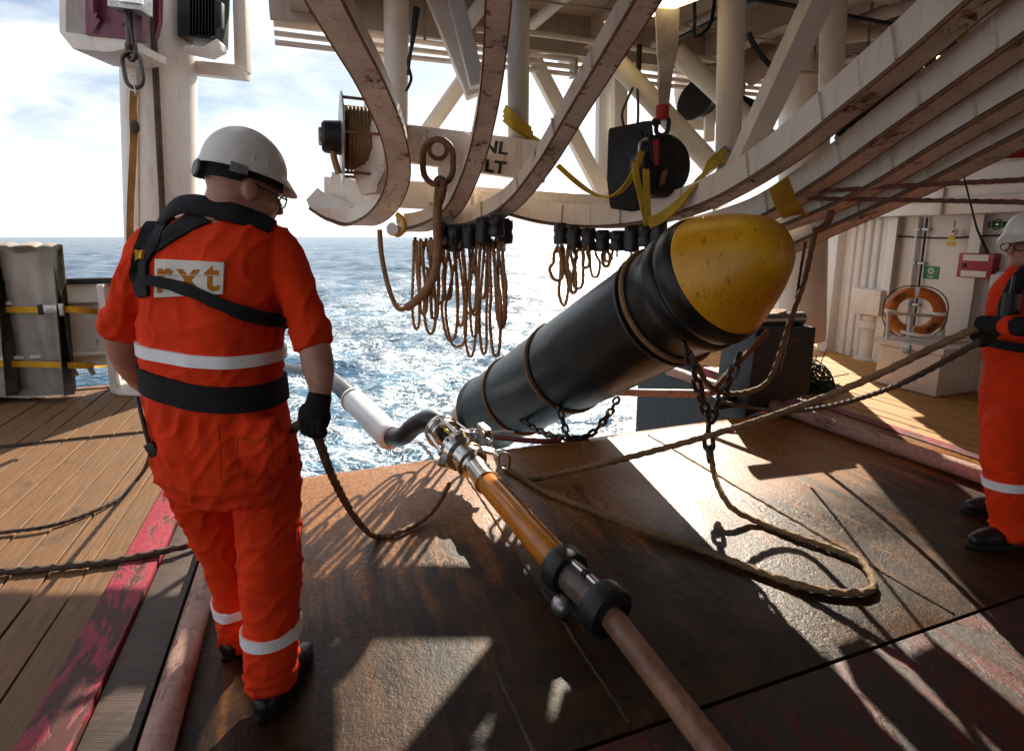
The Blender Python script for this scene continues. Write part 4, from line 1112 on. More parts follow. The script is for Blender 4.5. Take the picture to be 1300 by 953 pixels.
# orange umbilical with bright termination head
TA, TB = at(572, 548, 4.33), at(850, 863, 1.92)
TA = Vector((TA.x, TA.y, .26)); 
um = empty('umbilical', gp(760, 780), 'orange sheathed umbilical with stainless head lying down the slipway', 'umbilical')
def um_at(px, py, z): return gp(px, py, z)
P0, P1, P2, P3, P4, P5 = um_at(560, 546, .30), um_at(600, 588, .21), um_at(612, 604, .20), um_at(716, 722, .155), um_at(768, 772, .13), um_at(768, 772, .13) + (um_at(838, 863, .10) - um_at(768, 772, .13)) * 3.2
ud = (P2 - P0).normalized()
M_ORANGE = m_plain('glossy orange sheath', (.56, .19, .012), .17, 0, .2, 10)
def lathe_between(a, b, prof):
    a, b = Vector(a), Vector(b); L = (b - a).length
    return MB().lathe([(h * L, r) for h, r in prof], a, b - a, 36)
lathe_between(P2, P3, [(0, .056), (.02, .062), (.2, .068), (.6, .071), (.97, .072), (1.0, .068)]).build('orange_sheath', M_ORANGE, um)
lathe_between(P3, P4, [(-.02, .065), (0, .072), (1, .068), (1.02, .05)]).build('grey_sleeve', m_plain('grimy grey sleeve', (.16, .12, .10), .4, .2, .4, 15), um)
for c, rr in ((P3, .098), (P4, .104)):
    d = (P4 - P3).normalized()
    MB().lathe([(-.05, rr * .72), (-.045, rr), (-.03, rr + .006), (.03, rr + .006), (.045, rr), (.05, rr * .72)], c, d, 40).build('collar', M_RUBBER, um)
    MB().lathe([(-.052, rr * .4), (-.051, rr * .74), (.051, rr * .74), (.052, rr * .4)], c, d, 40).build('collar_core', M_RUBBER, um)
sd = (P4 - P3).normalized(); sidev = sd.cross(EZ).normalized()
MB().tube([P3 + EZ * .073 + sidev * .0, P3.lerp(P4, .5) + EZ * .076, P4 + EZ * .073], .014, 10).build('tie_rod', M_CHROME, um)
MB().lathe([(-.012, .02), (.012, .02)], P3.lerp(P4, .55) + EZ * .076, sd, 12).build('rod_joint', M_BLACKSTEEL, um)
MB().tube([P4 + (P5 - P4) * k / 12 for k in range(13)], [.050 - .006 * k / 12 for k in range(13)], 22).build('cable', m_plain('tan cable jacket', (.27, .13, .075), .35, 0, .4, 14, .3, .004), um)
MB().ell(um_at(714, 768, .05), (.05, .05, .05)).build('lug', M_GALV, um)
# stainless head: ring, three bars, cone and neck
hd = (P1 - P0).normalized()
def H(h): return P0 + hd * h
hl = (P1 - P0).length
head = MB().lathe([(-.03, .09), (-.02, .115), (.0, .12), (.03, .12), (.04, .10)], P0, hd, 36).build('head_ring', M_CHROME, um)
MB().lathe([(.05, .09), (.055, .108), (.07, .108), (.075, .09)], P0, hd, 36).build('head_ring', M_CHROME, um)
a_ = (EZ - hd * EZ.dot(hd)).normalized(); b_ = hd.cross(a_)
for k in range(5):
    th = k * 2 * math.pi / 5 + .2; q = a_ * math.cos(th) + b_ * math.sin(th)
    MB().tube([H(.02) + q * .105, H(hl * .35) + q * .12, H(hl * .6) + q * .125], .014, 10).build('cage_bar', M_CHROME, um)
MB().lathe([(.04, .05), (hl * .55, .055)], P0, hd, 20).build('core', M_BLACKSTEEL, um)
MB().tube(cr([H(.05) + a_ * .06, H(.12) + b_ * .03 + a_ * .07, H(.2) + a_ * .065], 6), .012, 8).build('yellow_lead', m_plain('yellow lead', (.6, .4, .02), .4), um)
MB().lathe([(hl * .52, .10), (hl * .55, .135), (hl * .66, .14), (hl * .74, .125), (hl * .78, .098), (hl * .92, .095), (hl * .95, .105), (hl * 1.0, .105), (hl * 1.03, .085), (hl * 1.06, .08)], P0, hd, 40).build('head_cone', M_CHROME, um, smooth=25)
nd = (P2 - P1).normalized(); nl = (P2 - P1).length
MB().lathe([(-.12, .10), (-.10, .105), (-.05, .105), (-.04, .075), (0, .07), (nl * .6, .066), (nl + .05, .066), (nl + .06, .074), (nl + .09, .074)], P1, nd, 36).build('neck', M_CHROME, um, smooth=25)
M_BRASS = m_plain('dull brass', (.32, .19, .07), .32, .9, .35, 30)
MB().lathe([(-.08, .107), (-.078, .109), (-.055, .109), (-.053, .107)], P1, nd, 36).build('brass_band', M_BRASS, um)
for k in range(8):
    th = k * math.pi / 4; q = a_ * math.cos(th) + b_ * math.sin(th)
    MB().lathe([(0, .012), (.014, .012), (.016, .009)], H(hl * .60) + q * .137, q, 6).build('bolt', M_GALV, um)
# bent lugs, swivel block and snap links around the head
for q, nm in ((b_ * -1, 'lug'), (b_, 'lug'), (a_ * .4 - b_, 'lug')):
    q = q.normalized(); MB().beam(H(hl * .66) + q * .12, H(hl * .86) + q * .19, .05, .02, hd).build(nm, M_GALV, um, bevel=.004)
MB().box(H(hl * .55) + a_ * .09 + b_ * -.19, (.11, .05, .06), (hd, b_, a_)).build('swivel_block', M_GALV, um, bevel=.01)
lk = oval(at(640, 585, 3.55), (.3, 1, .3), .15, .075, .010, (0.1, -.4, 1)); tag(lk.build('snap_link', M_GALV, None, base=at(640, 592, 3.55)), 'open steel snap link beside the stainless head', 'link')
for pts, lab in (([at(533, 562, 4.35), at(545, 575, 4.2), at(553, 590, 4.0), at(565, 604, 3.85), at(572, 612, 3.8)], 'small bright chain at left of the stainless head'),
                 ([at(586, 552, 4.15), at(598, 546, 4.12), at(610, 549, 4.05), at(620, 560, 3.95), at(626, 574, 3.8), at(633, 580, 3.62)], 'small bright chain over the top of the stainless head')):
    chain('safety_chain', lab, 'chain', pts, .055, .0075, M_GALV)
oval(at(571, 612, 3.75), (.4, 1, .4), .13, .08, .012, (.5, -.2, .6)).build('shackle', M_GALV, um)
oval(at(578, 606, 3.78), (-.4, 1, .4), .12, .09, .011, (-.3, -.2, .8)).build('shackle', M_GALV, um)
# white rod and red hose behind the head
tag(MB().tube([at(618, 550, 4.25), at(640, 547, 4.3), at(652, 549, 4.3)], .012, 8).build('marker_rod', M_CLEAN, None, base=at(618, 550, 4.25)), 'thin white rod beneath the after end of the buoy', 'rod')
tag(MB().tube(cr([at(628, 554, 4.2), at(660, 558, 4.15), at(690, 560, 4.12), at(712, 558, 4.15)], 6), .022, 12).build('red_hose', m_plain('red rubber hose', (.16, .025, .02), .5), None, base=at(660, 562, 4.15)), 'short dull red hose under the buoy', 'hose')
# pink hose beyond the slipway
tag(MB().tube(cr([at(770, 497, 5.9), at(800, 498, 5.8), at(850, 499, 5.6), at(905, 500, 5.4), at(940, 503, 5.2)], 6), .042, 16).build('pink_hose', M_PINK, None, base=at(850, 503, 5.6)), 'pale pink pipe running behind the yellow nosed buoy', 'pipe')

# ================================================================== ropes
def rope(name, label, pts, r, mat, group=None, cat='rope', n=10):
    p = cr([Vector(q) for q in pts], n)
    o = MB().rope(p, r).build(name, mat, None, base=pts[0]); return tag(o, label, cat, group)
def dk(px, py, r=.02): return gp(px, py, r)
rope('hand_rope', 'brown rope hanging from the glove of the near worker to the deck', [at(372, 545, 1.66), at(385, 535, 1.60), at(396, 540, 1.58), at(406, 562, 1.66), at(420, 600, 1.85), at(440, 640, 2.1), at(460, 668, 2.5), dk(478, 681), dk(505, 676), dk(530, 664), gp(548, 650, .04), gp(562, 630, .09), gp(571, 613, .17)], .0145, M_ROPE)
rope('hauling_rope', 'upper brown rope from the far worker to the buoy tackle', [at(1250, 413, 2.70), at(1200, 434, 2.78), at(1100, 482, 2.95), at(1000, 521, 3.12), at(900, 553, 3.25), at(800, 580, 3.35), at(720, 599, 3.45), dk(670, 610)], .019, M_ROPE)
rope('hauling_rope', 'lower slack rope from the far worker toward the net', [at(1246, 432, 2.68), at(1200, 458, 2.85), at(1150, 484, 3.1), at(1100, 503, 3.5), at(1050, 516, 3.9), at(1000, 522, 4.3), at(950, 517, 4.6), at(918, 510, 4.7)], .016, M_ROPE_DK)
rope('deck_rope', 'golden rope looped across the slipway from the chain', [at(903, 580, 3.28), at(906, 598, 3.2), at(914, 622, 3.05), at(930, 645, 2.95), dk(960, 661), dk(1010, 680), dk(1060, 697), dk(1092, 712), dk(1106, 732), dk(1108, 746), dk(1092, 752), dk(1050, 750), dk(1000, 738), dk(930, 712), dk(870, 690), dk(800, 667), dk(740, 643), dk(690, 623), dk(660, 604), dk(640, 592)], .017, M_ROPE_TAN)
rope('strop_rope', 'brown rope looping up from the nose tackle to the rail hook', [at(868, 436, 3.30), at(884, 462, 3.32), at(899, 488, 3.4), at(920, 499, 3.5), at(950, 497, 3.6), at(975, 484, 3.65), at(990, 450, 3.7), at(1004, 405, 3.75), at(1020, 360, 3.78), at(1030, 318, 3.8), at(1036, 288, 3.8)], .017, M_ROPE)
rope('drop_line', 'thin dark line hanging from the rails behind the yellow nose', [at(1024, 300, 4.2), at(1017, 340, 4.2), at(1008, 400, 4.2), at(1000, 440, 4.25), at(992, 470, 4.3)], .010, M_ROPE_DK)
rope('stay_rope', 'upper dull red rope stretched under the rails at right', [at(1040, 243, 3.7), at(1150, 236, 3.3), at(1310, 228, 2.8), at(1450, 222, 2.45)], .013, M_ROPE_RED)
rope('stay_rope', 'lower dull red rope stretched under the rails at right', [at(1025, 252, 3.8), at(1150, 254, 3.35), at(1310, 257, 2.85), at(1450, 260, 2.5)], .013, M_ROPE_RED)
rope('deck_cable', 'dark cable trailing over the planks at left', [at(186, 500, 3.2), at(193, 540, 2.95), at(190, 580, 2.8), dk(176, 606), dk(150, 632), dk(110, 652), dk(60, 668), dk(0, 676), dk(-80, 690)], .011, M_ROPE_DK)
rope('deck_cable', 'thick dark rope lying on the planks at far left', [dk(-90, 735), dk(0, 726), dk(60, 721), dk(110, 716), dk(150, 711), dk(190, 703, .032), dk(225, 695, .032), dk(256, 688)], .017, M_ROPE_DK)
# hook for the strop
hk2 = MB().tube(cr([at(1033, 292, 3.8), at(1042, 290, 3.8), at(1052, 280, 3.8), at(1055, 268, 3.8), at(1050, 262, 3.82)], 6), [.022] * 25, 12)
tag(hk2.build('rail_hook', M_RUSTEDGE, None, base=at(1050, 262, 3.8)), 'rusty hook under the lowest rail holding the brown strop', 'hook')

# thick hose bight hung from the big ring on the gantry
rg = oval(at(556, 206, 4.45), (.15, 1, 0), .34, .24, .024, (0.02, 0, 1)); tag(rg.build('lifting_ring', M_RUSTEDGE, None, base=at(556, 206, 4.45)), 'big rusty oval ring hanging on the gantry crossbeam', 'ring')
bt = MB().tube(cr([at(482, 292, 4.75), at(484, 320, 4.72), at(490, 352, 4.68), at(498, 378, 4.62), at(507, 392, 4.58), at(520, 388, 4.55), at(538, 372, 4.5), at(551, 350, 4.45), at(556, 320, 4.42), at(555, 280, 4.4), at(557, 245, 4.4), at(560, 228, 4.42)], 8), [.022 if k < 38 else .036 for k in range(89)], 14)
bo = bt.build('rope_bight', M_ROPE, None, base=at(482, 292, 4.75)); tag(bo, 'thick brown rope bight hanging from the big ring', 'rope')
MB().tube(cr([at(553, 236, 4.36), at(557, 228, 4.36), at(563, 232, 4.36), at(561, 248, 4.36), at(556, 262, 4.36)], 5), .03, 10).build('thimble', M_RUSTEDGE, bo)
for k in range(7):
    MB().tube([at(507, 388, 4.56), at(507, 388, 4.56) + Vector((random.uniform(-.03, .05), 0, random.uniform(.0, .06)))], .003, 5).build('frayed_strand', M_ROPE, bo)
# yellow hook at the rail end
yh = empty('lifting_hook', at(505, 285, 4.6), 'small yellow and white hook at the end of the left rail', 'hook')
MB().tube(cr([at(503, 272, 4.55), at(511, 277, 4.55), at(513, 290, 4.55), at(505, 298, 4.55), at(497, 292, 4.55)], 6), .022, 12).build('hook', m_plain('yellow enamel', (.62, .36, .02), .35), yh)
MB().lathe([(-.02, .045), (0, .055), (.02, .045)], at(499, 291, 4.53), (0, -1, 0), 20).build('hook_boss', M_CLEAN, yh)

# black rollers and hanging rope loops under the two rails
ORD = ('first', 'second', 'third', 'fourth', 'fifth', 'sixth', 'seventh', 'eighth', 'ninth', 'tenth', 'eleventh', 'twelfth', 'thirteenth', 'fourteenth', 'fifteenth', 'sixteenth', 'seventeenth', 'eighteenth')
def rollers(pix, label, grp):
    for k, (px, py, D) in enumerate(pix):
        r = empty('guide_roller', at(px, py, D), label % ORD[k], 'roller', grp)
        c = at(px, py, D); X = (at(px + 9, py, D) - c).normalized(); Y = Vector((-X.y, X.x, 0))
        h = random.uniform(.17, .22)
        MB().lathe([(-h / 2, .05), (-h / 2 + .01, .066), (-h / 6, .070), (0, .060), (h / 6, .070), (h / 2 - .01, .066), (h / 2, .05)], c, EZ, 16).build('roller_block', M_RUBBER, r)
        MB().box(c + EZ * (h / 2 - .02), (.09, .13, .05), (X, Y, EZ)).build('roller_yoke', M_BLACKSTEEL, r, bevel=.012)
        MB().pipe(c - Y * .07 + EZ * .05, c + Y * .07 + EZ * .05, .012, 8).build('axle', M_CHAIN, r)
        oval(c - EZ * (h / 2 + .02), X, .07, .035, .006, EZ).build('eye', M_CHAIN, r)
rollers([(560, 301, 4.72), (578, 303, 4.7), (596, 300, 4.66), (613, 293, 4.6), (630, 287, 4.55), (641, 294, 4.7)], '%s black guide roller from the left under the middle rail end', 'rollers under the middle rail')
rollers([(712, 297, 5.2), (729, 301, 5.12), (747, 304, 5.05), (765, 306, 4.98), (784, 306, 4.9), (802, 304, 4.8), (820, 300, 4.7), (836, 294, 4.6)], '%s black guide roller from the left in the row beside the yellow nose', 'rollers under the long rail')
rng = random.Random(21)
def loop_rope(px, top, bot, D, w, label, grp, r=.0130):
    sw = rng.uniform(-6, 6); D2 = D + rng.uniform(-.15, .15); h = bot - top; w2 = w * rng.uniform(.6, 1.25)
    k1 = rng.uniform(.5, .8); j = lambda: rng.uniform(-1.6, 1.6)
    P = [at(px - 1.5, top, D), at(px - w2 * .30 + sw * .2 + j(), top + h * .2, D2), at(px - w2 * .38 + sw * .6 + j(), top + h * .45, D2), at(px - w2 * .5 + sw + j(), top + h * k1, D2), at(px - w2 * .32 + sw, top + h * .93, D2), at(px + sw, bot, D2),
         at(px + w2 * .34 + sw, top + h * .92, D2), at(px + w2 * .42 + sw + j(), top + h * (k1 - .1), D2), at(px + w2 * .3 + sw * .6 + j(), top + h * .35, D2), at(px + w2 * .16 + sw * .2, top + h * .16, D2), at(px + 1.5, top, D)]
    o = MB().rope(cr(P, 10), r * rng.uniform(.85, 1.2)).build('rope_loop', M_ROPE_LOOP, None, base=at(px, top, D)); tag(o, label, 'rope', grp)
    MB().tube([at(px, top - 4, D), at(px + sw * .05, top + 7, D)], [.012, .016], 8).build('seizing', M_ROPE_DK, o)
for k, (px, bot, w) in enumerate(((527, 418, 14), (534, 398, 16), (541, 424, 22), (547, 405, 10), (554, 385, 14), (566, 380, 12), (574, 432, 24), (580, 414, 12), (586, 440, 26), (592, 398, 16), (598, 428, 14), (603, 453, 14), (608, 400, 18), (613, 378, 14), (618, 450, 13), (624, 452, 14), (630, 418, 10), (636, 414, 12))):
    loop_rope(px, 306 + rng.uniform(-2, 3), bot, 4.68 + rng.uniform(-.08, .08), w, '%s brown rope loop from the left under the middle rail rollers' % ORD[k], 'rope loops under the middle rail')
for k, (px, bot, w) in enumerate(((708, 356, 20), (714, 388, 10), (722, 372, 12), (729, 352, 16), (738, 366, 22), (745, 340, 14), (753, 352, 20), (769, 338, 14), (777, 332, 10))):
    loop_rope(px, 313 + rng.uniform(-2, 2), bot, 5.05 + rng.uniform(-.1, .1), w, '%s rope loop from the left under the rollers beside the buoy' % ORD[k], 'rope loops under the long rail', .0130)

# ================================================================== reel, winch block, slings
def build_reel():
    c = at(462, 178, 4.62); ax = Vector((-.94, -.34, .03)).normalized()
    r = empty('cable_reel', c, 'rusty cable reel with grey flange beside the left rail', 'reel')
    MB().lathe([(.16, .30), (.165, .345), (.175, .345), (.18, .30), (.18, .12)], c, ax, 48).build('flange', M_GALV, r)
    MB().lathe([(-.16, .10), (-.16, .33), (-.15, .33), (-.145, .10)], c, ax, 48).build('flange', M_RUSTEDGE, r)
    MB().lathe([(-.145, .22)] + [(-.14 + .014 * k, .235 + (.012 if k % 2 else 0)) for k in range(21)] + [(.15, .22)], c, ax, 40).build('wound_cable', M_ROPE, r)
    MB().lathe([(.18, .13), (.30, .12), (.32, .10), (.32, .02)], c, ax, 28).build('motor', M_BLACKSTEEL, r)
    MB().lathe([(.32, .07), (.34, .07), (.345, .05)], c, ax, 20).build('motor_cap', M_GALV, r)
    p = c + ax * .24
    MB().tube(cr([p - EZ * .05, p - EZ * .16 + Vector((.02, -.05, 0)), p - EZ * .28 + Vector((.05, -.05, 0))], 6), .026, 10).build('hose', m_plain('orange hose', (.35, .14, .03), .5), r)
    for k in range(6):
        a = k * math.pi / 3; u = Vector((ax.y, -ax.x, 0)).normalized(); w = ax.cross(u)
        MB().pipe(c + ax * .165 + (u * math.cos(a) + w * math.sin(a)) * .315, c - ax * .15 + (u * math.cos(a) + w * math.sin(a)) * .315, .012, 8).build('tie_bar', M_RUSTEDGE, r)
build_reel()

def build_winch():
    D = 4.55
    st = ribbon([at(847, -70, 3.9), at(847, 0, 4.1), at(847, 60, 4.3), at(846, 100, 4.4), at(844, 135, D), at(843, 158, D)], .17, .035, (1, .2, 0))
    # hanging strop that tapers toward its eye
    pts = cr([at(847, -70, 3.9), at(847, 0, 4.1), at(847, 62, 4.3), at(845, 92, 4.4), at(842, 132, D), at(841, 152, D)], 6)
    ws = [.165, .165, .15, .10, .085, .075]; rings = []
    fr = frames(pts, Vector((1, .15, 0)))
    for i, (p, (t, s, n)) in enumerate(zip(pts, fr)):
        k = i / 6; a = int(min(k, 4)); w = ws[a] + (ws[a + 1] - ws[a]) * (k - a); th = .03
        rings.append([p + s * x * w / 2 + n * y * th / 2 for x, y in ((-1, -1), (-.33, -1.5), (0, -.7), (.33, -1.5), (1, -1), (1, 1), (.33, 1.4), (-.33, 1.4), (-1, 1))])
    o = MB()._grid(rings).build('lifting_strop', m_cloth('white round sling', (.52, .47, .43), .25), None, base=pts[-1]); tag(o, 'thick white lifting strop hanging from above with red end', 'strop')
    MB().tube([at(841.5, 134, D), at(841, 152, D)], [.052, .048], 14).build('red_sleeve', m_cloth('red wear sleeve', (.30, .03, .03), .2), o)
    w = empty('air_winch', at(815, 250, 4.5), 'black winch and snatch block slung from the white strop', 'winch')
    MB().poly([at(774, 182, 4.75), at(818, 174, 4.7), at(830, 172, 4.65), at(832, 246, 4.65), at(800, 251, 4.7), at(772, 247, 4.75)], .24).build('winch_box', M_BLACKSTEEL, w, bevel=.015)
    c = at(838, 212, D); ax = Vector((.35, -1, .0)).normalized()
    MB().lathe([(-.11, .10), (-.10, .225), (-.07, .24), (.06, .24), (.10, .21), (.11, .10)], c, ax, 40).build('drum_housing', M_BLACKSTEEL, w)
    MB().poly([at(822, 172, D - .14), at(850, 172, D - .14), at(857, 190, D - .14), at(855, 210, D - .14), at(836, 214, D - .14), at(824, 204, D - .14)], .06).build('cover_plate', M_BLACKSTEEL, w, bevel=.01)
    MB().poly([at(829, 178, D - .185), at(836, 177, D - .185), at(836, 210, D - .185), at(831, 211, D - .185)], .02).build('red_label', m_plain('red label', (.35, .02, .04), .5), w)
    MB().poly([at(840, 218, D - .16), at(848, 214, D - .16), at(843, 234, D - .16), at(837, 236, D - .16)], .02).build('rust_plate', M_RUSTEDGE, w)
    oval(at(841, 160, D), (.3, 1, 0), .14, .09, .018, (.1, 0, 1)).build('shackle', M_BLACKSTEEL, w)
    MB().tube(cr([at(832, 160, D), at(829, 154, D), at(834, 152, D), at(838, 158, D)], 5), .014, 8).build('hook', M_BLACKSTEEL, w)
    oval(at(820, 188, D - .12), (.2, 1, 0), .12, .09, .016, (0, 0, 1)).build('shackle', M_GALV, w)
    MB().beam(at(813, 166, D - .1), at(819, 182, D - .1), .02, .03).build('lever', M_BLACKSTEEL, w)
    for a, b in (((845, 244, D), (845, 262, D)),):
        MB().tube([at(*a), at(*b)], .012, 8).build('pull_cord', M_BLACKSTEEL, w)
build_winch()

def sling(label, paths, w=.075, th=.012, side=(1, .3, 0), extra=None):
    o = None
    for k, pts in enumerate(paths):
        m = ribbon([at(*p) for p in pts], w, th, side)
        if o is None:
            o = m.build('web_sling', M_YELLOW, None, base=at(*pts[0])); tag(o, label, 'sling')
        else: m.build('sling_leg', M_YELLOW, o)
    if extra: extra(o)
sling('yellow web sling hanging in two legs below the winch', [[(806, 205, 4.38), (808, 225, 4.36), (814, 250, 4.34), (821, 285, 4.32)], [(820, 215, 4.36), (821, 240, 4.34), (822, 262, 4.33), (823, 287, 4.32)], [(815, 192, 4.4), (808, 212, 4.4), (795, 235, 4.45), (780, 248, 4.6), (765, 250, 4.7), (748, 243, 4.8), (728, 228, 4.85), (708, 210, 4.9)]], .05)
def grey_end(o): MB().tube([at(912, 196, 4.45), at(922, 204, 4.42)], .075, 14).build('grey_sleeve', m_cloth('grey sleeve', (.25, .25, .27)), o)
sling('yellow web sling rising from the buoy to the white pipe column', [[(823, 283, 4.3), (840, 276, 4.3), (862, 258, 4.3), (888, 228, 4.32), (908, 204, 4.35), (922, 196, 4.38)], [(910, 196, 4.42), (925, 200, 4.36), (940, 192, 4.45)]], .085, .014, (.6, .2, .75), grey_end)
sling('short yellow web sling wrapped over the rails right of the nose', [[(988, 232, 3.55), (993, 246, 3.6), (998, 258, 3.68), (1006, 270, 3.75), (1014, 268, 3.8)]], .13, .014, (1, .2, .1))
sling('yellow sling wound round the grey column above the crossbeam', [[(641, 138, 4.6), (650, 148, 4.52), (663, 158, 4.52), (674, 166, 4.62)], [(641, 144, 4.6), (652, 155, 4.53), (664, 164, 4.53), (676, 172, 4.62)], [(641, 150, 4.6), (655, 162, 4.53), (672, 174, 4.6), (684, 182, 4.6)]], .06, .012, (0, .2, 1))
sling('yellow strap high under the overhead deck at right', [[(1224, 28, 4.2), (1222, 55, 4.2), (1218, 80, 4.2), (1224, 125, 3.9)]], .07, .012, (1, .3, 0))

# dark horn lamp and bracket between the braces
hl_ = empty('deck_speaker', at(895, 140, 5.4), 'dark loud hailer hung between the white braces', 'speaker')
MB().lathe([(-.12, .08), (0, .09), (.12, .14), (.22, .2), (.23, .19)], at(900, 138, 5.5), (-.75, -.55, .25), 28).build('horn', M_BLACKSTEEL, hl_)
MB().beam(at(902, 85, 5.4), at(900, 180, 5.4), .09, .05, (1, 0, 0)).build('bracket', M_WHITE, hl_, bevel=.006)
MB().poly([at(924, 118, 5.3), at(962, 134, 5.3), at(950, 158, 5.3), at(928, 152, 5.3)], .2).build('housing', M_BLACKSTEEL, hl_, bevel=.01)
# bent handrail tube against the sky
tag(MB().tube(cr([at(868, 92, 6.4), at(866, 118, 6.4), at(872, 146, 6.4), at(882, 154, 6.4), at(905, 156, 6.4)], 8), .085, 16).build('bent_tube', M_WHITE, None, base=at(868, 92, 6.4)), 'bent pale tube against the sky behind the braces', 'tube')

# ================================================================== fairlead box, net pile
fb = empty('fairlead_bin', S(3.9, 4.95, 0), 'dark steel fairlead bin with roller behind the yellow nose', 'bin')
MB().poly([at(925, 520, 5.15), at(1004, 490, 5.3), at(1012, 410, 5.3), at(940, 410, 5.15)], .5).build('bin_plate', M_HULL, fb, bevel=.02)
MB().tube([at(925, 408, 5.0), at(1018, 404, 5.2)], .065, 20).build('roller', M_GALV, fb)
MB().tube([at(985, 395, 5.2), at(986, 402, 5.2)], .09, 16).build('roller_cap', M_RUSTEDGE, fb)
MB().beam(at(975, 420, 4.9), at(900, 500, 4.7), .05, .03).build('stay', M_RUSTEDGE, fb)
M_NET = m_rope('dark green netting', (0.012, 0.075, 0.045)); M_NETB = m_rope('brown netting', (0.06, 0.045, 0.03))
def tangle(name, label, c, rad, n, mat, seed):
    rg = random.Random(seed); mb = MB()
    for k in range(n):
        P = []; p = Vector((rg.gauss(0, .5) * rad[0], rg.gauss(0, .5) * rad[1], abs(rg.gauss(0, .45)) * rad[2]))
        d = Vector((rg.gauss(0, 1), rg.gauss(0, 1), rg.gauss(0, .6))).normalized()
        for i in range(9):
            P.append(c + p); d = (d + Vector((rg.gauss(0, .8), rg.gauss(0, .8), rg.gauss(0, .6))) - p * .9).normalized(); p = p + d * rad[0] * .22
            p.z = max(.008, p.z)
            e = (p.x / rad[0]) ** 2 + (p.y / rad[1]) ** 2 + (p.z / rad[2]) ** 2
            if e > 1: p *= e ** -.5
        mb.tube(cr(P, 4), .0055, 5)
    o = mb.build(name, mat, None, base=c); tag(o, label, 'net')
tangle('net_heap', 'tangled green net heap on the planks by the fairlead', gp(1016, 492), (.34, .26, .34), 130, M_NET, 3)
tangle('net_heap', 'dark brown net bundle hanging beside the green net', gp(985, 496), (.16, .14, .75), 70, M_NETB, 5)
tag(MB().tube(cr([gp(905, 512, .06), gp(930, 508, .07), gp(955, 505, .07), gp(985, 503, .06)], 6), .07, 16).build('rubber_hose', M_RUBBER, None, base=gp(930, 510)), 'fat black rubber hose on deck below the nose tackle', 'hose')
# whip aerial
tag(MB().tube([at(1224, 226, 3.0), at(1240, 290, 2.98), at(1254, 322, 2.95)], [.004, .005, .008], 8).build('whip_line', M_BLACKSTEEL, None, base=at(1254, 322, 2.95)), 'thin taut black line crossing in front of the fire box', 'line')
# ================================================================== people
def m_skin():
    t = NT('weathered skin'); w = t.coord('World'); g = t.noise(w, 18, 5, .6); f = t.noise(w, 150, 4, .7)
    c = t.mix(t.ramp(g, .35, .7), (0.40, 0.185, 0.125), (0.52, 0.27, 0.19)); c = t.mix(t.math('MULTIPLY', t.ramp(f, .5, .7), .25), c, (0.34, 0.13, 0.09))
    t.bump(f, .25, .0015)
    return t.done(c, .5, 0, **{'Subsurface Weight': .08, 'Subsurface Radius': (.6, .25, .15), 'Subsurface Scale': .01})
M_SKIN = m_skin()
M_COVER = m_cloth('orange red coverall cloth', (0.78, 0.040, 0.003), .12)
M_COVER_DK = m_cloth('orange coverall cloth in wear', (0.60, 0.062, 0.010), .2)
M_BLACKWEB = m_cloth('black webbing', (0.016, 0.016, 0.019), .2)
M_GLOVE = m_cloth('black knit glove', (0.014, 0.012, 0.012), .25, 500)
M_TAPE = m_plain('silver white reflective tape', (0.90, 0.90, 0.92), .35, 0, .06, 30, .08)
M_HELMET = m_paint('off white helmet shell', (.74, .70, .66), .3, 0, .3, scale=6)
M_BOOT = m_plain('oily black boot leather', (.02, .017, .015), .38, 0, .3, 30, .4, .004)

def px_m(D, z): return 700.0 / (D * CP - (z - CAM_H) * SP)
def superell(c, rx, ry, X, Y, seg=28, e=2.5):
    out = []
    for k in range(seg):
        a = 2 * math.pi * k / seg; ca, sa = math.cos(a), math.sin(a)
        out.append(c + X * (rx * math.copysign(abs(ca) ** (2 / e), ca)) + Y * (ry * math.copysign(abs(sa) ** (2 / e), sa)))
    return out
def torso_rows(rows, D, yaw, k=1.0):
    X = Vector((math.cos(yaw), math.sin(yaw), 0)); Y = Vector((-math.sin(yaw), math.cos(yaw), 0)); rings = []
    for y, xl, xr, ry, dd in rows:
        c = at((xl + xr) / 2, y, D + dd); rx = (xr - xl) / 2 / px_m(D + dd, c.z)
        rings.append(superell(c, rx * k, ry * k, X, Y))
    return rings
def limb(mb, pts, rad, seg=18, k=1.0):
    P = cr(pts, 6); rr = [r.x * k for r in cr([Vector((r, 0, 0)) for r in rad], 6)]
    t0 = (P[0] - P[1]).normalized(); t1 = (P[-1] - P[-2]).normalized()
    PP = [P[0] + t0 * rr[0] * q for q in (.9, .6)] + P + [P[-1] + t1 * rr[-1] * q for q in (.6, .9)]
    RR = [rr[0] * .3, rr[0] * .8] + rr + [rr[-1] * .8, rr[-1] * .3]
    mb.tube(PP, RR, seg)
def fuse(mb, name, mat, parent, voxel, smooth=6, disp=None):
    me = mb.mesh(name + '_raw', smooth=0); tmp = bpy.data.objects.new('tmp', me); COL.objects.link(tmp)
    m = tmp.modifiers.new('r', 'REMESH'); m.mode = 'VOXEL'; m.voxel_size = voxel
    if smooth:
        s = tmp.modifiers.new('s', 'SMOOTH'); s.factor = .5; s.iterations = smooth
    dg = bpy.context.evaluated_depsgraph_get(); dg.update()
    out = bpy.data.meshes.new_from_object(tmp.evaluated_get(dg)); out.name = name
    bpy.data.objects.remove(tmp); bpy.data.meshes.remove(me)
    out.materials.clear()
    if disp:
        out.update(); n = len(out.vertices)
        nr = [v.normal.copy() for v in out.vertices]
        for v, q in zip(out.vertices, nr): v.co += q * disp(v.co, q)
    out.polygons.foreach_set('use_smooth', [True] * len(out.polygons)); out.update()
    return link(name, out, mat, parent)
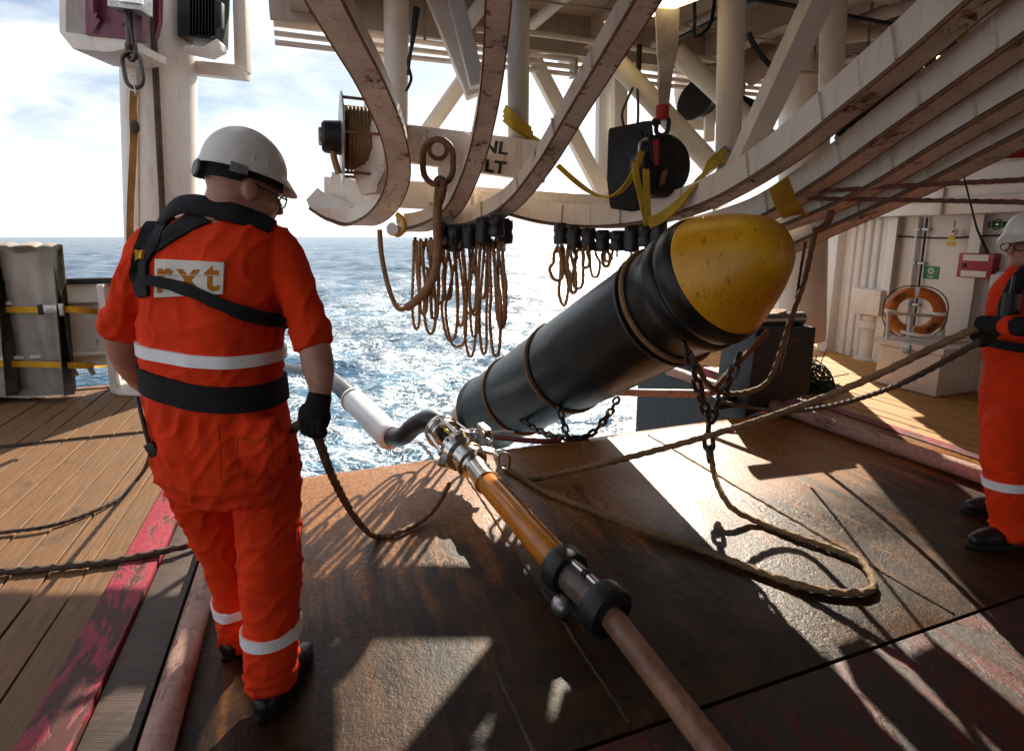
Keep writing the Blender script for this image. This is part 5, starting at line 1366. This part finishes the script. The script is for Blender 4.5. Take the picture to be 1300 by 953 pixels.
def bvh_of(o):
    me = o.data; M = o.matrix_basis if o.parent is None else Matrix.Identity(4)
    return BVHTree.FromPolygons([v.co.copy() for v in me.vertices], [tuple(p.vertices) for p in me.polygons])
def hit(bv, px, py, D=None):
    r = ray(px, py).normalized(); h = bv.ray_cast(CAM, r)
    if h[0] is not None: return h[0], h[1]
    p = at(px, py, D or 1.7); q = bv.find_nearest(p)
    return (p if q[0] is None else q[0]), (q[1] if q[0] is not None else Vector((0, -1, 0)))
def drape(bv, path, wpx, off, th, n=10, cols=5, D=1.7, name='strap', mat=None, parent=None, crown=0.0):
    P = cr([Vector((x, y, 0)) for x, y in path], n); fr = frames(P, Vector((0, 0, 1))); rings = []
    for i, (p, (t, s, b)) in enumerate(zip(P, fr)):
        w = wpx[min(int(i / n), len(wpx) - 1)] if isinstance(wpx, (list, tuple)) else wpx
        if isinstance(wpx, (list, tuple)):
            k = min(i / n, len(wpx) - 1.001); a = int(k); w = wpx[a] + (wpx[a + 1] - wpx[a]) * (k - a)
        top, bot = [], []
        for c in range(cols):
            f = c / (cols - 1) - .5; q = p + b * (f * w); h, nn = hit(bv, q.x, q.y, D)
            if nn.dot(CAM - h) < 0: nn = -nn
            top.append(h + nn * (off + th + crown * (1 - 4 * f * f))); bot.append(h + nn * (off - .006))
        rings.append(top + bot[::-1])
    # even out jumps between neighbouring samples
    for _ in range(3):
        rings = [[(rings[max(i - 1, 0)][j] + rings[i][j] * 2 + rings[min(i + 1, len(rings) - 1)][j]) / 4 for j in range(len(rings[i]))] for i in range(len(rings))]
    return MB()._grid(rings).build(name, mat, parent, smooth=50)
def wrap(bv, c, zc, hh, off, tilt=(0, 0), n=72, name='band', mat=None, parent=None, axis=None, th=.004, maxr=.4):
    """band all round a limb or trunk, cast outward from its axis point c"""
    A = Vector(axis).normalized() if axis is not None else EZ
    X = Vector((1, 0, 0)); X = (X - A * X.dot(A)).normalized(); Y = A.cross(X); outer = []
    for k in range(n):
        a = 2 * math.pi * k / n; d = X * math.cos(a) + Y * math.sin(a); col = []
        for j in range(4):
            f = j / 3 - .5; o = Vector(c) + A * (f * hh + tilt[0] * d.x + tilt[1] * d.y)
            h = bv.ray_cast(o, d, maxr)
            rr = (h[0] - o).length if h[0] is not None else None
            col.append((o, d, rr))
        outer.append(col)
    rings = []
    for k in range(n):
        rs = []
        for j in range(4):
            vals = [outer[(k + q) % n][j2][2] for q in (-2, -1, 0, 1, 2) for j2 in range(max(0, j - 1), min(4, j + 2))]; vals = sorted(v for v in vals if v)
            vals = vals[len(vals) // 4: len(vals) - len(vals) // 4] or vals
            rs.append(sum(vals) / len(vals) if vals else .10)
        o4 = [outer[k][j][0] + outer[k][j][1] * (rs[j] + off + th) for j in range(4)]
        i4 = [outer[k][j][0] + outer[k][j][1] * (rs[j] + off - .008) for j in range(4)]
        rings.append(o4 + i4[::-1])
    return MB()._grid(rings, True, True).build(name, mat, parent, smooth=50)

def helmet(parent, C, F, Rt, U, tag_text=None, knob=True):
    """hard hat: ribbed shell with rolled rim and peak, harness inside"""
    def shell(th, ph, k=1.0):
        # ph 0 = crown, 1 = rim
        a = ph * R(96)
        sx, sy, sz = .104, .120, .116
        f, r = math.cos(th), math.sin(th)
        p = F * (sy * math.sin(a) * f) + Rt * (sx * math.sin(a) * r) + U * (sz * math.cos(a))
        ridge = math.exp(-(r * math.sin(a) / .20) ** 2) * .008 * (math.cos(a) > -.2) * max(0, math.cos(a * .8))
        p += p.normalized() * ridge
        if ph > .9:
            q = (ph - .9) / .1; lip = .008 + .036 * max(0, f) ** 4
            p += (F * f + Rt * r) * (lip * q) - U * (.006 * q + .016 * q * max(0, f) ** 4)
        return C + p * k
    rows = [i / 22 for i in range(1, 20)] + [.9, .93, .96, 1.0]
    seg = 56; rings = [[shell(2 * math.pi * k / seg, ph) for k in range(seg)] for ph in rows]
    inner = [[shell(2 * math.pi * k / seg, ph, .965) - U * .001 for k in range(seg)] for ph in rows[::-1]]
    h = MB()._grid(rings + inner).build('helmet', M_HELMET, parent, smooth=60)
    # harness band under the rim
    rb = []
    for k in range(seg):
        th = 2 * math.pi * k / seg; d = F * (.112 * math.cos(th)) + Rt * (.093 * math.sin(th))
        low = -.052 if math.cos(th) < -.3 else -.034
        rb.append([C + d * 1.0 + U * .0, C + d * 1.03 + U * (low + .004), C + d * 1.03 + U * low, C + d * .97 + U * low, C + d * .96 + U * 0])
    MB()._grid(rb, True, True).build('harness_band', M_BLACKWEB, h)
    MB().lathe([(-.012, .02), (-.008, .027), (.010, .027), (.014, .022)], C - F * .118 - U * .038, -F, 20).build('harness_knob', M_RUBBER, h)
    MB().poly([C + Rt * .098 - F * .075 - U * .008, C + Rt * .107 - F * .03 - U * .010, C + Rt * .107 - F * .03 - U * .034, C + Rt * .098 - F * .075 - U * .036], .006).build('harness_pad', m_plain('grey harness pad', (.25, .24, .24), .5), h, bevel=.001)
    # moulded slot tab on the side
    for sd in (1,):
        P = [Vector((x, z, 0)) for x, z in ((-.02, .0), (-.018, .024), (.018, .024), (.02, 0.0))]
        line = []
        for q in cr(P, 4):
            th = math.pi / 2 - (q.x / .12); ph = .90 - q.y / .17
            line.append(shell(th, ph) + Rt * .001)
        MB().tube(line, .0016, 6).build('slot_moulding', M_HELMET, h)
    if tag_text:
        me = text_mesh(tag_text, .052, .0012, .0016, 1.0)
        for v in me.vertices:
            th = -math.pi / 2 - v.co.x / .125; ph = .60 - v.co.y / .2
            p = shell(th, ph); nrm = (p - C).normalized(); v.co = p + nrm * (.0015 + v.co.z)
        link('lettering', me, m_plain('red helmet lettering', (.42, .02, .02), .4), h)
    return h

def spectacles(parent, C, F, Rt, U):
    g = None
    for s in (-1, 1):
        c = C + F * .108 + Rt * (.034 * s) - U * .018
        ring = [c + (Rt * .027 * math.cos(a) + U * .020 * math.sin(a)) for a in [2 * math.pi * k / 20 for k in range(20)]]
        m = MB().tube(ring, .0022, 6, closed=True)
        if g is None: g = m.build('spectacles', M_BLACKSTEEL, parent)
        else: m.build('lens_frame', M_BLACKSTEEL, g)
        lens = NT('clear lens').done((.95, .95, .95), .03, 0, **{'Transmission Weight': 1.0, 'IOR': 1.05, 'Alpha': .25})
        MB().poly([p - F * .001 for p in ring], .0012).build('lens', lens, g)
        MB().tube([C + F * .108 + Rt * (.062 * s) - U * .012, C + F * .05 + Rt * (.083 * s) - U * .008, C - F * .005 + Rt * (.085 * s) + U * .0, C - F * .022 + Rt * (.082 * s) - U * .012], .0026, 6).build('temple', M_BLACKSTEEL, g)
    MB().tube([C + F * .110 + Rt * -.008 - U * .014, C + F * .113 - U * .010, C + F * .110 + Rt * .008 - U * .014], .002, 6).build('bridge', M_BLACKSTEEL, g)

def head_shapes(mb, C, F, Rt, U):
    M3 = (Rt, F, U)
    mb.ell(C + U * .022 - F * .008, (.080, .100, .108), M3)
    mb.ell(C + F * .030 - U * .050, (.064, .070, .080), M3)
    mb.ell(C + F * .058 - U * .100, (.046, .042, .030), M3)
    mb.ell(C + F * .088 - U * .098, (.022, .016, .016), M3)              # chin
    mb.ell(C + F * .098 - U * .064, (.025, .010, .006), M3)              # upper lip
    mb.ell(C + F * .096 - U * .075, (.022, .010, .006), M3)              # lower lip
    mb.ell(C + F * .086 + U * .006, (.052, .014, .010), M3)              # brow
    for s in (-1, 1):
        mb.ell(C + F * .078 + Rt * (.038 * s) - U * .040, (.024, .020, .018), M3)   # cheek
        mb.ell(C + F * .084 + Rt * (.031 * s) - U * .016, (.012, .010, .010), M3)   # eye
        mb.ell(C + Rt * (.082 * s) - F * .008 - U * .022, (.010, .020, .034), M3)   # ear
        mb.ell(C + Rt * (.088 * s) - F * .018 - U * .012, (.006, .014, .026), M3)
    mb.tube([C + F * .098 + U * .000, C + F * .116 - U * .028, C + F * .124 - U * .043, C + F * .10 - U * .05], [.008, .011, .014, .010], 10)

def ridge(v, k=2.4): return max(-1.0, 1 - k * abs(v))
def fold(co, q, ph=0.0):
    """creases of loose work cloth: long soft folds, pinched ridges, and bunching at waist, knee and elbow height"""
    p = Vector(co); w = noise.noise_vector(p * 3.1 + Vector((ph, 2, 0))) * .07; r = p + w
    a = noise.noise(Vector((r.x * 8 + ph, r.y * 8, r.z * 4.2))); b = noise.noise(Vector((r.x * 17 + 5, r.y * 17, r.z * 12 + ph)))
    c = noise.noise(Vector((p.x * 40, p.y * 40 + ph, p.z * 30)))
    d = noise.noise(Vector((r.x * 3 + r.z * 8 + ph, r.y * 4, r.z * 10 - r.x * 13)))
    e = noise.noise(Vector((r.x * 3.5, r.y * 3.5 + ph, r.z * 20)))
    bunch = max(math.exp(-((p.z - .50) / .10) ** 2), math.exp(-((p.z - .16) / .09) ** 2), .7 * math.exp(-((p.z - 1.24) / .05) ** 2), .8 * math.exp(-((p.z - .80) / .07) ** 2), .6 * math.exp(-((p.z - 1.36) / .08) ** 2))
    th = lambda v, k: max(0.0, 1 - k * abs(v)) ** 1.4          # thin pinched crease
    return .005 * a + .0035 * th(a, 4.0) + .0018 * th(b, 3.5) + .0008 * c + .0065 * th(d, 4.0) + .0055 * bunch * th(e, 3.0) - .004

def near_worker():
    D = 1.72
    P = empty('person', gp(335, 890), 'worker in orange coverall and white helmet seen from behind at left', 'person')
    yaw = R(-14)
    rows = [(252, 269, 321, .06, -.01), (266, 248, 334, .08, -.01), (282, 217, 351, .105, 0), (300, 198, 360, .125, 0), (330, 186, 364, .142, 0), (370, 182, 362, .150, .0), (420, 183, 360, .155, 0), (470, 188, 356, .155, 0),
            (520, 193, 363, .165, 0), (560, 197, 373, .170, 0), (598, 204, 379, .165, 0), (622, 222, 374, .135, 0)]
    RL = ([at(336, 585, 1.72), at(340, 650, 1.71), at(344, 720, 1.70), at(345, 790, 1.69), at(345, 852, 1.68)], [.112, .106, .100, .091, .089])
    LL = ([at(244, 588, 1.74), at(267, 650, 1.79), at(287, 705, 1.85), at(299, 755, 1.90), at(305, 800, 1.95)], [.108, .096, .085, .080, .080])
    RA_ = ([at(350, 314, 1.72), at(373, 360, 1.70), at(388, 405, 1.665), at(397, 434, 1.645)], [.070, .062, .057, .052])
    LA_ = ([at(198, 314, 1.72), at(174, 356, 1.72), at(161, 394, 1.73), at(156, 418, 1.74)], [.070, .063, .058, .056])
    RF = ([at(397, 425, 1.65), at(404, 465, 1.62), at(407, 490, 1.605), at(406, 508, 1.60)], [.046, .047, .036, .030])
    LF = ([at(154, 418, 1.74), at(162, 452, 1.78), at(180, 480, 1.85), at(202, 500, 1.92)], [.052, .050, .042, .032])
    # head frame
    f0 = Vector((.68, .73, 0)).normalized(); pit = R(15)
    F = (f0 * math.cos(pit) - EZ * math.sin(pit)); Rt = f0.cross(EZ).normalized(); U = Rt.cross(F).normalized()
    C = at(309, 236, 1.70)
    mb = MB()
    mb._grid(torso_rows(rows, D, yaw, .86))
    for pts, rad in (RL, LL): limb(mb, pts, rad, k=.78)
    for pts, rad in (RA_, LA_): limb(mb, pts, rad, k=.78)
    for pts, rad in (RF, LF): limb(mb, pts, rad)
    head_shapes(mb, C, F, Rt, U)
    mb.tube([C - U * .03 - F * .028, C - U * .09 - F * .035, at(290, 272, 1.71), at(284, 300, 1.72)], [.064, .066, .074, .09], 20)
    body = fuse(mb, 'body', M_SKIN, P, .0065, 5)
    # coverall
    mb = MB(); mb._grid(torso_rows(rows, D, yaw))
    for pts, rad in (RL, LL, RA_, LA_): limb(mb, pts, rad)
    # rolled cuffs and trouser hems flare out a little
    for pts, rad in ((RA_[0], .055), (LA_[0], .059)):
        e = pts[-1]; d = (pts[-1] - pts[-2]).normalized(); mb.lathe([(-.055, rad * .9), (-.05, rad + .006), (.0, rad + .010), (.018, rad + .006), (.02, rad * .8)], e, d, 28)
    for pts in (RL[0], LL[0]):
        e = pts[-1]; d = (pts[-1] - pts[-2]).normalized(); mb.lathe([(-.03, .066), (-.02, .080), (.03, .086), (.04, .084), (.041, .064)], e, d, 28)
    mb.ell(at(240, 566, 1.605), (.09, .055, .095)); mb.ell(at(333, 566, 1.595), (.095, .055, .095))       # seat
    cov = fuse(mb, 'coverall', M_COVER, P, .0075, 5, lambda c, q: fold(c, q) + (.004 * math.sin(c.x * 95 + 2 * math.sin(c.z * 20)) * max(0, 1 - abs(c.z - 1.07) / .09)))
    bv = bvh_of(cov)
    M_LIN = M_BLACKWEB
    # reflective bands
    tc_ = at(268, 440, D + .01); wrap(bv, tc_ + Vector((0, 0, -.004)), 0, .036, .007, (-.015, -.0), name='reflective_band', mat=M_TAPE, parent=cov, maxr=.36)
    for pts, c, ax in ((RL[0], at(345, 798, 1.69), at(345, 830, 1.69) - at(345, 770, 1.69)), (LL[0], at(293, 768, 1.885), LL[0][-1] - LL[0][-3])):
        wrap(bv, c, 0, .042, .004, (-.012, 0), n=48, name='reflective_band', mat=M_TAPE, parent=cov, axis=ax, maxr=.125)
    # belt
    bc = at(270, 482, D + .01); belt = wrap(bv, bc, 0, .078, .006, (-.028, 0), name='belt', mat=M_LIN, parent=P, th=.006, maxr=.34)
    # back straps of the life vest
    vest = MB().sweep(cr([at(352, 306, 1.86), at(348, 294, 1.77), at(330, 282, 1.67), at(302, 272, 1.615), at(272, 264, 1.61), at(245, 259, 1.625), at(224, 262, 1.66), at(209, 276, 1.71), at(200, 294, 1.78)], 7), [(.031 * math.cos(2 * math.pi * k / 14), .012 * math.sin(2 * math.pi * k / 14)) for k in range(14)], EZ + Vector((0, .5, 0))).build('life_vest', M_LIN, P)
    drape(bv, [(346, 290), (318, 276), (288, 270), (258, 276), (228, 292), (200, 311), (178, 326)], [16, 18, 20, 20, 18, 16, 14], .003, .006, name='yoke_strap', mat=M_LIN, parent=vest)
    drape(bv, [(210, 262), (200, 285), (190, 310), (180, 330), (179, 350), (186, 378)], [26, 28, 26, 22, 22, 10], .004, .009, name='yoke_strap', mat=M_LIN, parent=vest)
    drape(bv, [(186, 357), (205, 358), (240, 367), (285, 388), (320, 400), (352, 407), (364, 410)], [14, 13, 14, 17, 18, 17, 14], .015, .005, name='back_strap', mat=M_LIN, parent=vest)
    drape(bv, [(183, 318), (181, 330)], 14, .014, .006, name='orange_tab', mat=M_YSTRAP, parent=vest)
    # radio aerial at the hip
    MB().tube(cr([at(174, 505, 1.66), at(180, 528, 1.62), at(186, 552, 1.60), at(192, 572, 1.60)], 5), .006, 8).build('aerial', M_RUBBER, belt)
    MB().beam(at(189, 562, 1.60), at(199, 578, 1.60), .03, .02).build('radio', M_RUBBER, belt, bevel=.004)
    # back patch with lettering
    TL, TR, BR_, BL_ = (200, 329), (286, 333), (284, 373), (199, 378)
    def quad(u, v): return ((1 - u) * (1 - v) * TL[0] + u * (1 - v) * TR[0] + u * v * BR_[0] + (1 - u) * v * BL_[0], (1 - u) * (1 - v) * TL[1] + u * (1 - v) * TR[1] + u * v * BR_[1] + (1 - u) * v * BL_[1])
    # smooth quadratic surface through the cloth under the patch
    smp = [(u / 10, v / 6) for u in range(11) for v in range(7)]
    hp = np.array([hit(bv, *quad(u, v))[0] for u, v in smp]); Am = np.array([[1, u, v, u * u, u * v, v * v] for u, v in smp])
    coef = np.linalg.lstsq(Am, hp, rcond=None)[0]
    def pq(u, v, off):
        f = lambda a, b: Vector(np.array([1, a, b, a * a, a * b, b * b]) @ coef)
        p = f(u, v); nn = (f(u + .02, v) - p).cross(f(u, v + .02) - p).normalized()
        if nn.dot(CAM - p) < 0: nn = -nn
        return p + nn * off
    rings = []
    for i in range(15):
        rings.append([pq(i / 14, j / 8, .009) for j in range(9)] + [pq(i / 14, j / 8, -.004) for j in range(8, -1, -1)])
    patch = MB()._grid(rings).build('back_patch', m_cloth('worn cream patch', (.78, .72, .64), .2), cov, smooth=60)
    me = text_mesh('rxt', 1.0, .0, .016, 1.0, 1.25)
    xs = [v.co.x for v in me.vertices]; ys = [v.co.y for v in me.vertices]; x0, x1, y0, y1 = min(xs), max(xs), min(ys), max(ys)
    bm = bmesh.new(); bm.from_mesh(me); bmesh.ops.triangulate(bm, faces=bm.faces); bmesh.ops.subdivide_edges(bm, edges=bm.edges, cuts=2); bm.to_mesh(me); bm.free()
    for v in me.vertices:
        u = .05 + .90 * (v.co.x - x0) / (x1 - x0); w = .90 - .80 * (v.co.y - y0) / (y1 - y0)
        v.co = pq(u, w, .0102)
    link('lettering', me, m_cloth('orange lettering print', (.46, .15, .012), .2), patch)
    MB()._grid([[pq(.05 + .9 * k / 12, .42 - .012, .0112), pq(.05 + .9 * k / 12, .42 + .012, .0112), pq(.05 + .9 * k / 12, .42 + .012, .0095), pq(.05 + .9 * k / 12, .42 - .012, .0095)] for k in range(13)]).build('print_line', m_cloth('cream print', (.62, .55, .46)), patch)
    # seams and pockets
    drape(bv, [(307, 556), (318, 560), (330, 557), (338, 551)], 3, .001, .004, name='pocket_edge', mat=M_COVER_DK, parent=cov)
    drape(bv, [(303, 553), (300, 575), (304, 598), (322, 606), (340, 600), (345, 575), (341, 549)], 1.6, .0, .002, name='pocket_seam', mat=M_COVER_DK, parent=cov)
    drape(bv, [(276, 512), (277, 545), (279, 580), (281, 612)], 1.6, .0, .002, name='back_seam', mat=M_COVER_DK, parent=cov)
    drape(bv, [(205, 505), (250, 509), (300, 505), (352, 497)], 2.0, .0, .002, name='waist_seam', mat=M_COVER_DK, parent=cov)
    drape(bv, [(368, 560), (374, 620), (377, 690), (374, 770), (370, 850)], 1.8, .0, .002, name='side_seam', mat=M_COVER_DK, parent=cov)
    # helmet, glasses
    hc = C + U * .046 - F * .004
    helmet(P, hc, F, Rt, U)
    spectacles(P, C, F, Rt, U)
    # gloved right hand closed on the rope
    mb = MB(); limb(mb, [at(406, 500, 1.60), at(404, 512, 1.595), at(400, 524, 1.588), at(396, 534, 1.582)], [.034, .037, .040, .032])
    limb(mb, [at(392, 522, 1.59), at(390, 532, 1.585)], [.030, .028])
    for k in range(4):
        bx_ = 384 + 7.2 * k; ln = (0, 2, 2.5, 0.5)[k]
        limb(mb, [at(bx_ + 2, 524 + k, 1.572), at(bx_, 535 + k, 1.553), at(bx_ + 1, 546 + ln + k, 1.556), at(bx_ + 5, 549 + ln + k, 1.585), at(bx_ + 7, 544 + k, 1.598)], [.0105, .0108, .0102, .0095, .009], 10)
    limb(mb, [at(411, 515, 1.598), at(415, 528, 1.585), at(412, 540, 1.572), at(405, 547, 1.562)], [.013, .0125, .011, .010], 10)
    fuse(mb, 'glove', M_GLOVE, P, .0034, 3)
    # other hand, in front of the body
    mb = MB(); w0 = at(202, 500, 1.92)
    dv_ = (LF[0][-1] - LF[0][-2]).normalized(); sd_ = dv_.cross(EZ).normalized()
    limb(mb, [w0 - dv_ * .02, w0 + dv_ * .04, w0 + dv_ * .08], [.032, .038, .034])
    for k in range(4):
        b0 = w0 + dv_ * .08 + sd_ * (.024 - .016 * k); limb(mb, [b0, b0 + dv_ * .035, b0 + dv_ * .055 - EZ * .02, b0 + dv_ * .045 - EZ * .045], [.0105, .010, .0095, .009], 10)
    limb(mb, [w0 + dv_ * .02 + sd_ * .03, w0 + dv_ * .05 + sd_ * .05 - EZ * .01, w0 + dv_ * .075 + sd_ * .05 - EZ * .03], [.013, .012, .010], 10)
    fuse(mb, 'glove', M_GLOVE, P, .004, 3)
    # boots
    for pts, toe in ((RL[0], Vector((.18, 1, 0))), (LL[0], Vector((.35, 1, 0)))):
        e = pts[-1].copy(); e.z = 0; t = toe.normalized()
        mb = MB(); limb(mb, [e + EZ * .16, e + EZ * .10, e + EZ * .06 + t * .01], [.055, .055, .05])
        limb(mb, [e - t * .05 + EZ * .045, e + t * .06 + EZ * .05, e + t * .15 + EZ * .045, e + t * .20 + EZ * .04], [.042, .046, .046, .036])
        b = fuse(mb, 'boot', M_BOOT, P, .007, 3)
        mb = MB(); sdv = t.cross(EZ); pr = []
        for a in range(24):
            th = 2 * math.pi * a / 24; pr.append(e + t * (.075 + .17 * math.cos(th)) + sdv * (.047 * math.sin(th)) + EZ * .012)
        mb.poly(pr, .022, EZ).build('sole', M_RUBBER, b, bevel=.004)
near_worker()

def far_worker():
    D = 2.85
    P = empty('person', gp(1300, 690), 'worker in orange coverall hauling ropes at the right edge', 'person')
    rows = [(332, 1296, 1336, .07, 0), (345, 1288, 1350, .13, 0), (362, 1280, 1358, .185, 0), (392, 1272, 1362, .205, 0), (430, 1268, 1364, .20, 0), (470, 1262, 1364, .19, 0), (510, 1256, 1364, .195, 0), (540, 1256, 1362, .19, 0), (556, 1266, 1352, .15, 0)]
    yaw = R(8)
    RLp = ([at(1288, 540, 2.76), at(1282, 585, 2.74), at(1283, 625, 2.72), at(1288, 668, 2.70)], [.135, .118, .105, .10])
    LLp = ([at(1322, 540, 2.96), at(1308, 585, 2.98), at(1290, 620, 3.0), at(1284, 648, 3.02)], [.135, .118, .10, .095])
    RAp = ([at(1312, 358, 2.68), at(1316, 392, 2.62), at(1306, 416, 2.56), at(1284, 414, 2.56)], [.085, .078, .066, .058])
    LAp = ([at(1310, 358, 3.02), at(1300, 392, 3.02), at(1284, 408, 2.94), at(1266, 408, 2.86)], [.085, .078, .066, .058])
    f0 = Vector((-.96, -.16, 0)).normalized(); pit = R(6); F = f0 * math.cos(pit) - EZ * math.sin(pit); Rt = f0.cross(EZ).normalized(); U = Rt.cross(F).normalized()
    C = at(1309, 306, 2.84)
    mb = MB(); mb._grid(torso_rows(rows, D, yaw, .86))
    for pts, rad in (RLp, LLp, RAp, LAp): limb(mb, pts, rad, k=.76)
    head_shapes(mb, C, F, Rt, U)
    mb.tube([C - U * .04 - F * .02, C - U * .10 - F * .03, at(1316, 345, 2.85), at(1318, 362, 2.85)], [.06, .06, .07, .09], 20)
    fuse(mb, 'body', M_SKIN, P, .0085, 4)
    mb = MB(); mb._grid(torso_rows(rows, D, yaw))
    for pts, rad in (RLp, LLp, RAp, LAp): limb(mb, pts, rad)
    for pts in (RLp[0], LLp[0]):
        e = pts[-1]; d = (pts[-1] - pts[-2]).normalized(); mb.lathe([(-.05, .08), (-.04, .10), (.03, .108), (.05, .106), (.052, .08)], e, d, 28)
    cov = fuse(mb, 'coverall', M_COVER, P, .012, 4, lambda c, q: fold(c, q, 3.7) * 1.2)
    bv = bvh_of(cov)
    for pts, y, dd in ((RLp[0], 612, 2.73), (LLp[0], 604, 2.99)):
        c = pts[2] + (pts[1] - pts[2]) * .35
        wrap(bv, c, 0, .045, .007, (0, 0), n=40, name='reflective_band', mat=M_TAPE, parent=cov, axis=pts[3] - pts[1], maxr=.15)
    wrap(bv, at(1316, 436, 2.86), 0, .045, .004, (0, 0), name='belt', mat=M_BLACKWEB, parent=P, th=.006, maxr=.3)
    v = MB().tube(cr([at(1322, 340, 2.72), at(1303, 346, 2.68), at(1290, 362, 2.66), at(1280, 384, 2.64), at(1277, 404, 2.64)], 6), .035, 12).build('life_vest', M_BLACKWEB, P)
    MB().tube(cr([at(1322, 340, 3.0), at(1300, 348, 3.0), at(1286, 366, 3.0), at(1276, 388, 2.98), at(1274, 410, 2.95)], 6), .035, 12).build('vest_lobe', M_BLACKWEB, v)
    MB().box(at(1283, 388, 2.60), (.05, .05, .12)).build('radio', M_RUBBER, v, bevel=.008)
    MB().tube([at(1283, 372, 2.60), at(1288, 350, 2.60)], .007, 8).build('aerial', M_RUBBER, v)
    helmet(P, C + U * .042, F, Rt, U, 'rxt')
    spectacles(P, C, F, Rt, U)
    for (pts, rp) in ((RAp[0], (1250, 413, 2.70)), (LAp[0], (1246, 432, 2.72))):
        w0 = pts[-1]; tgt = at(*rp); d = (tgt - w0).normalized(); up = (EZ - d * d.z).normalized(); sd = d.cross(up)
        ln = (tgt - w0).length
        mb = MB(); limb(mb, [w0 - d * .06, w0, w0 + d * (ln * .5), w0 + d * (ln - .01)], [.048, .045, .046, .042])
        for k in range(4):
            b0 = w0 + d * (ln - .03 + .018 * k - .01) + up * .018
            limb(mb, [b0 + sd * .035, b0 + up * .02 + sd * .012, b0 + up * .012 - sd * .022, b0 - up * .022 - sd * .030, b0 - up * .035 - sd * .008], [.012, .012, .0115, .011, .010], 10)
        limb(mb, [w0 + d * (ln * .4) + up * .03, w0 + d * (ln * .75) + up * .038 - sd * .01, w0 + d * (ln + .02) + up * .03 - sd * .012], [.014, .013, .011], 10)
        fuse(mb, 'glove', M_GLOVE, P, .0055, 3)
    for pts, toe in ((RLp[0], Vector((-1, -.1, 0))), (LLp[0], Vector((-1, .15, 0)))):
        e = pts[-1].copy(); e.z = 0; t = toe.normalized()
        mb = MB(); limb(mb, [e + EZ * .20, e + EZ * .12, e + EZ * .06], [.065, .06, .055])
        limb(mb, [e - t * .05 + EZ * .05, e + t * .07 + EZ * .055, e + t * .16 + EZ * .05, e + t * .22 + EZ * .042], [.046, .050, .048, .036])
        b = fuse(mb, 'boot', M_BOOT, P, .009, 3); sdv = t.cross(EZ); pr = []
        for a in range(24):
            th = 2 * math.pi * a / 24; pr.append(e + t * (.085 + .185 * math.cos(th)) + sdv * (.05 * math.sin(th)) + EZ * .013)
        MB().poly(pr, .024, EZ).build('sole', M_RUBBER, b, bevel=.004)
far_worker()
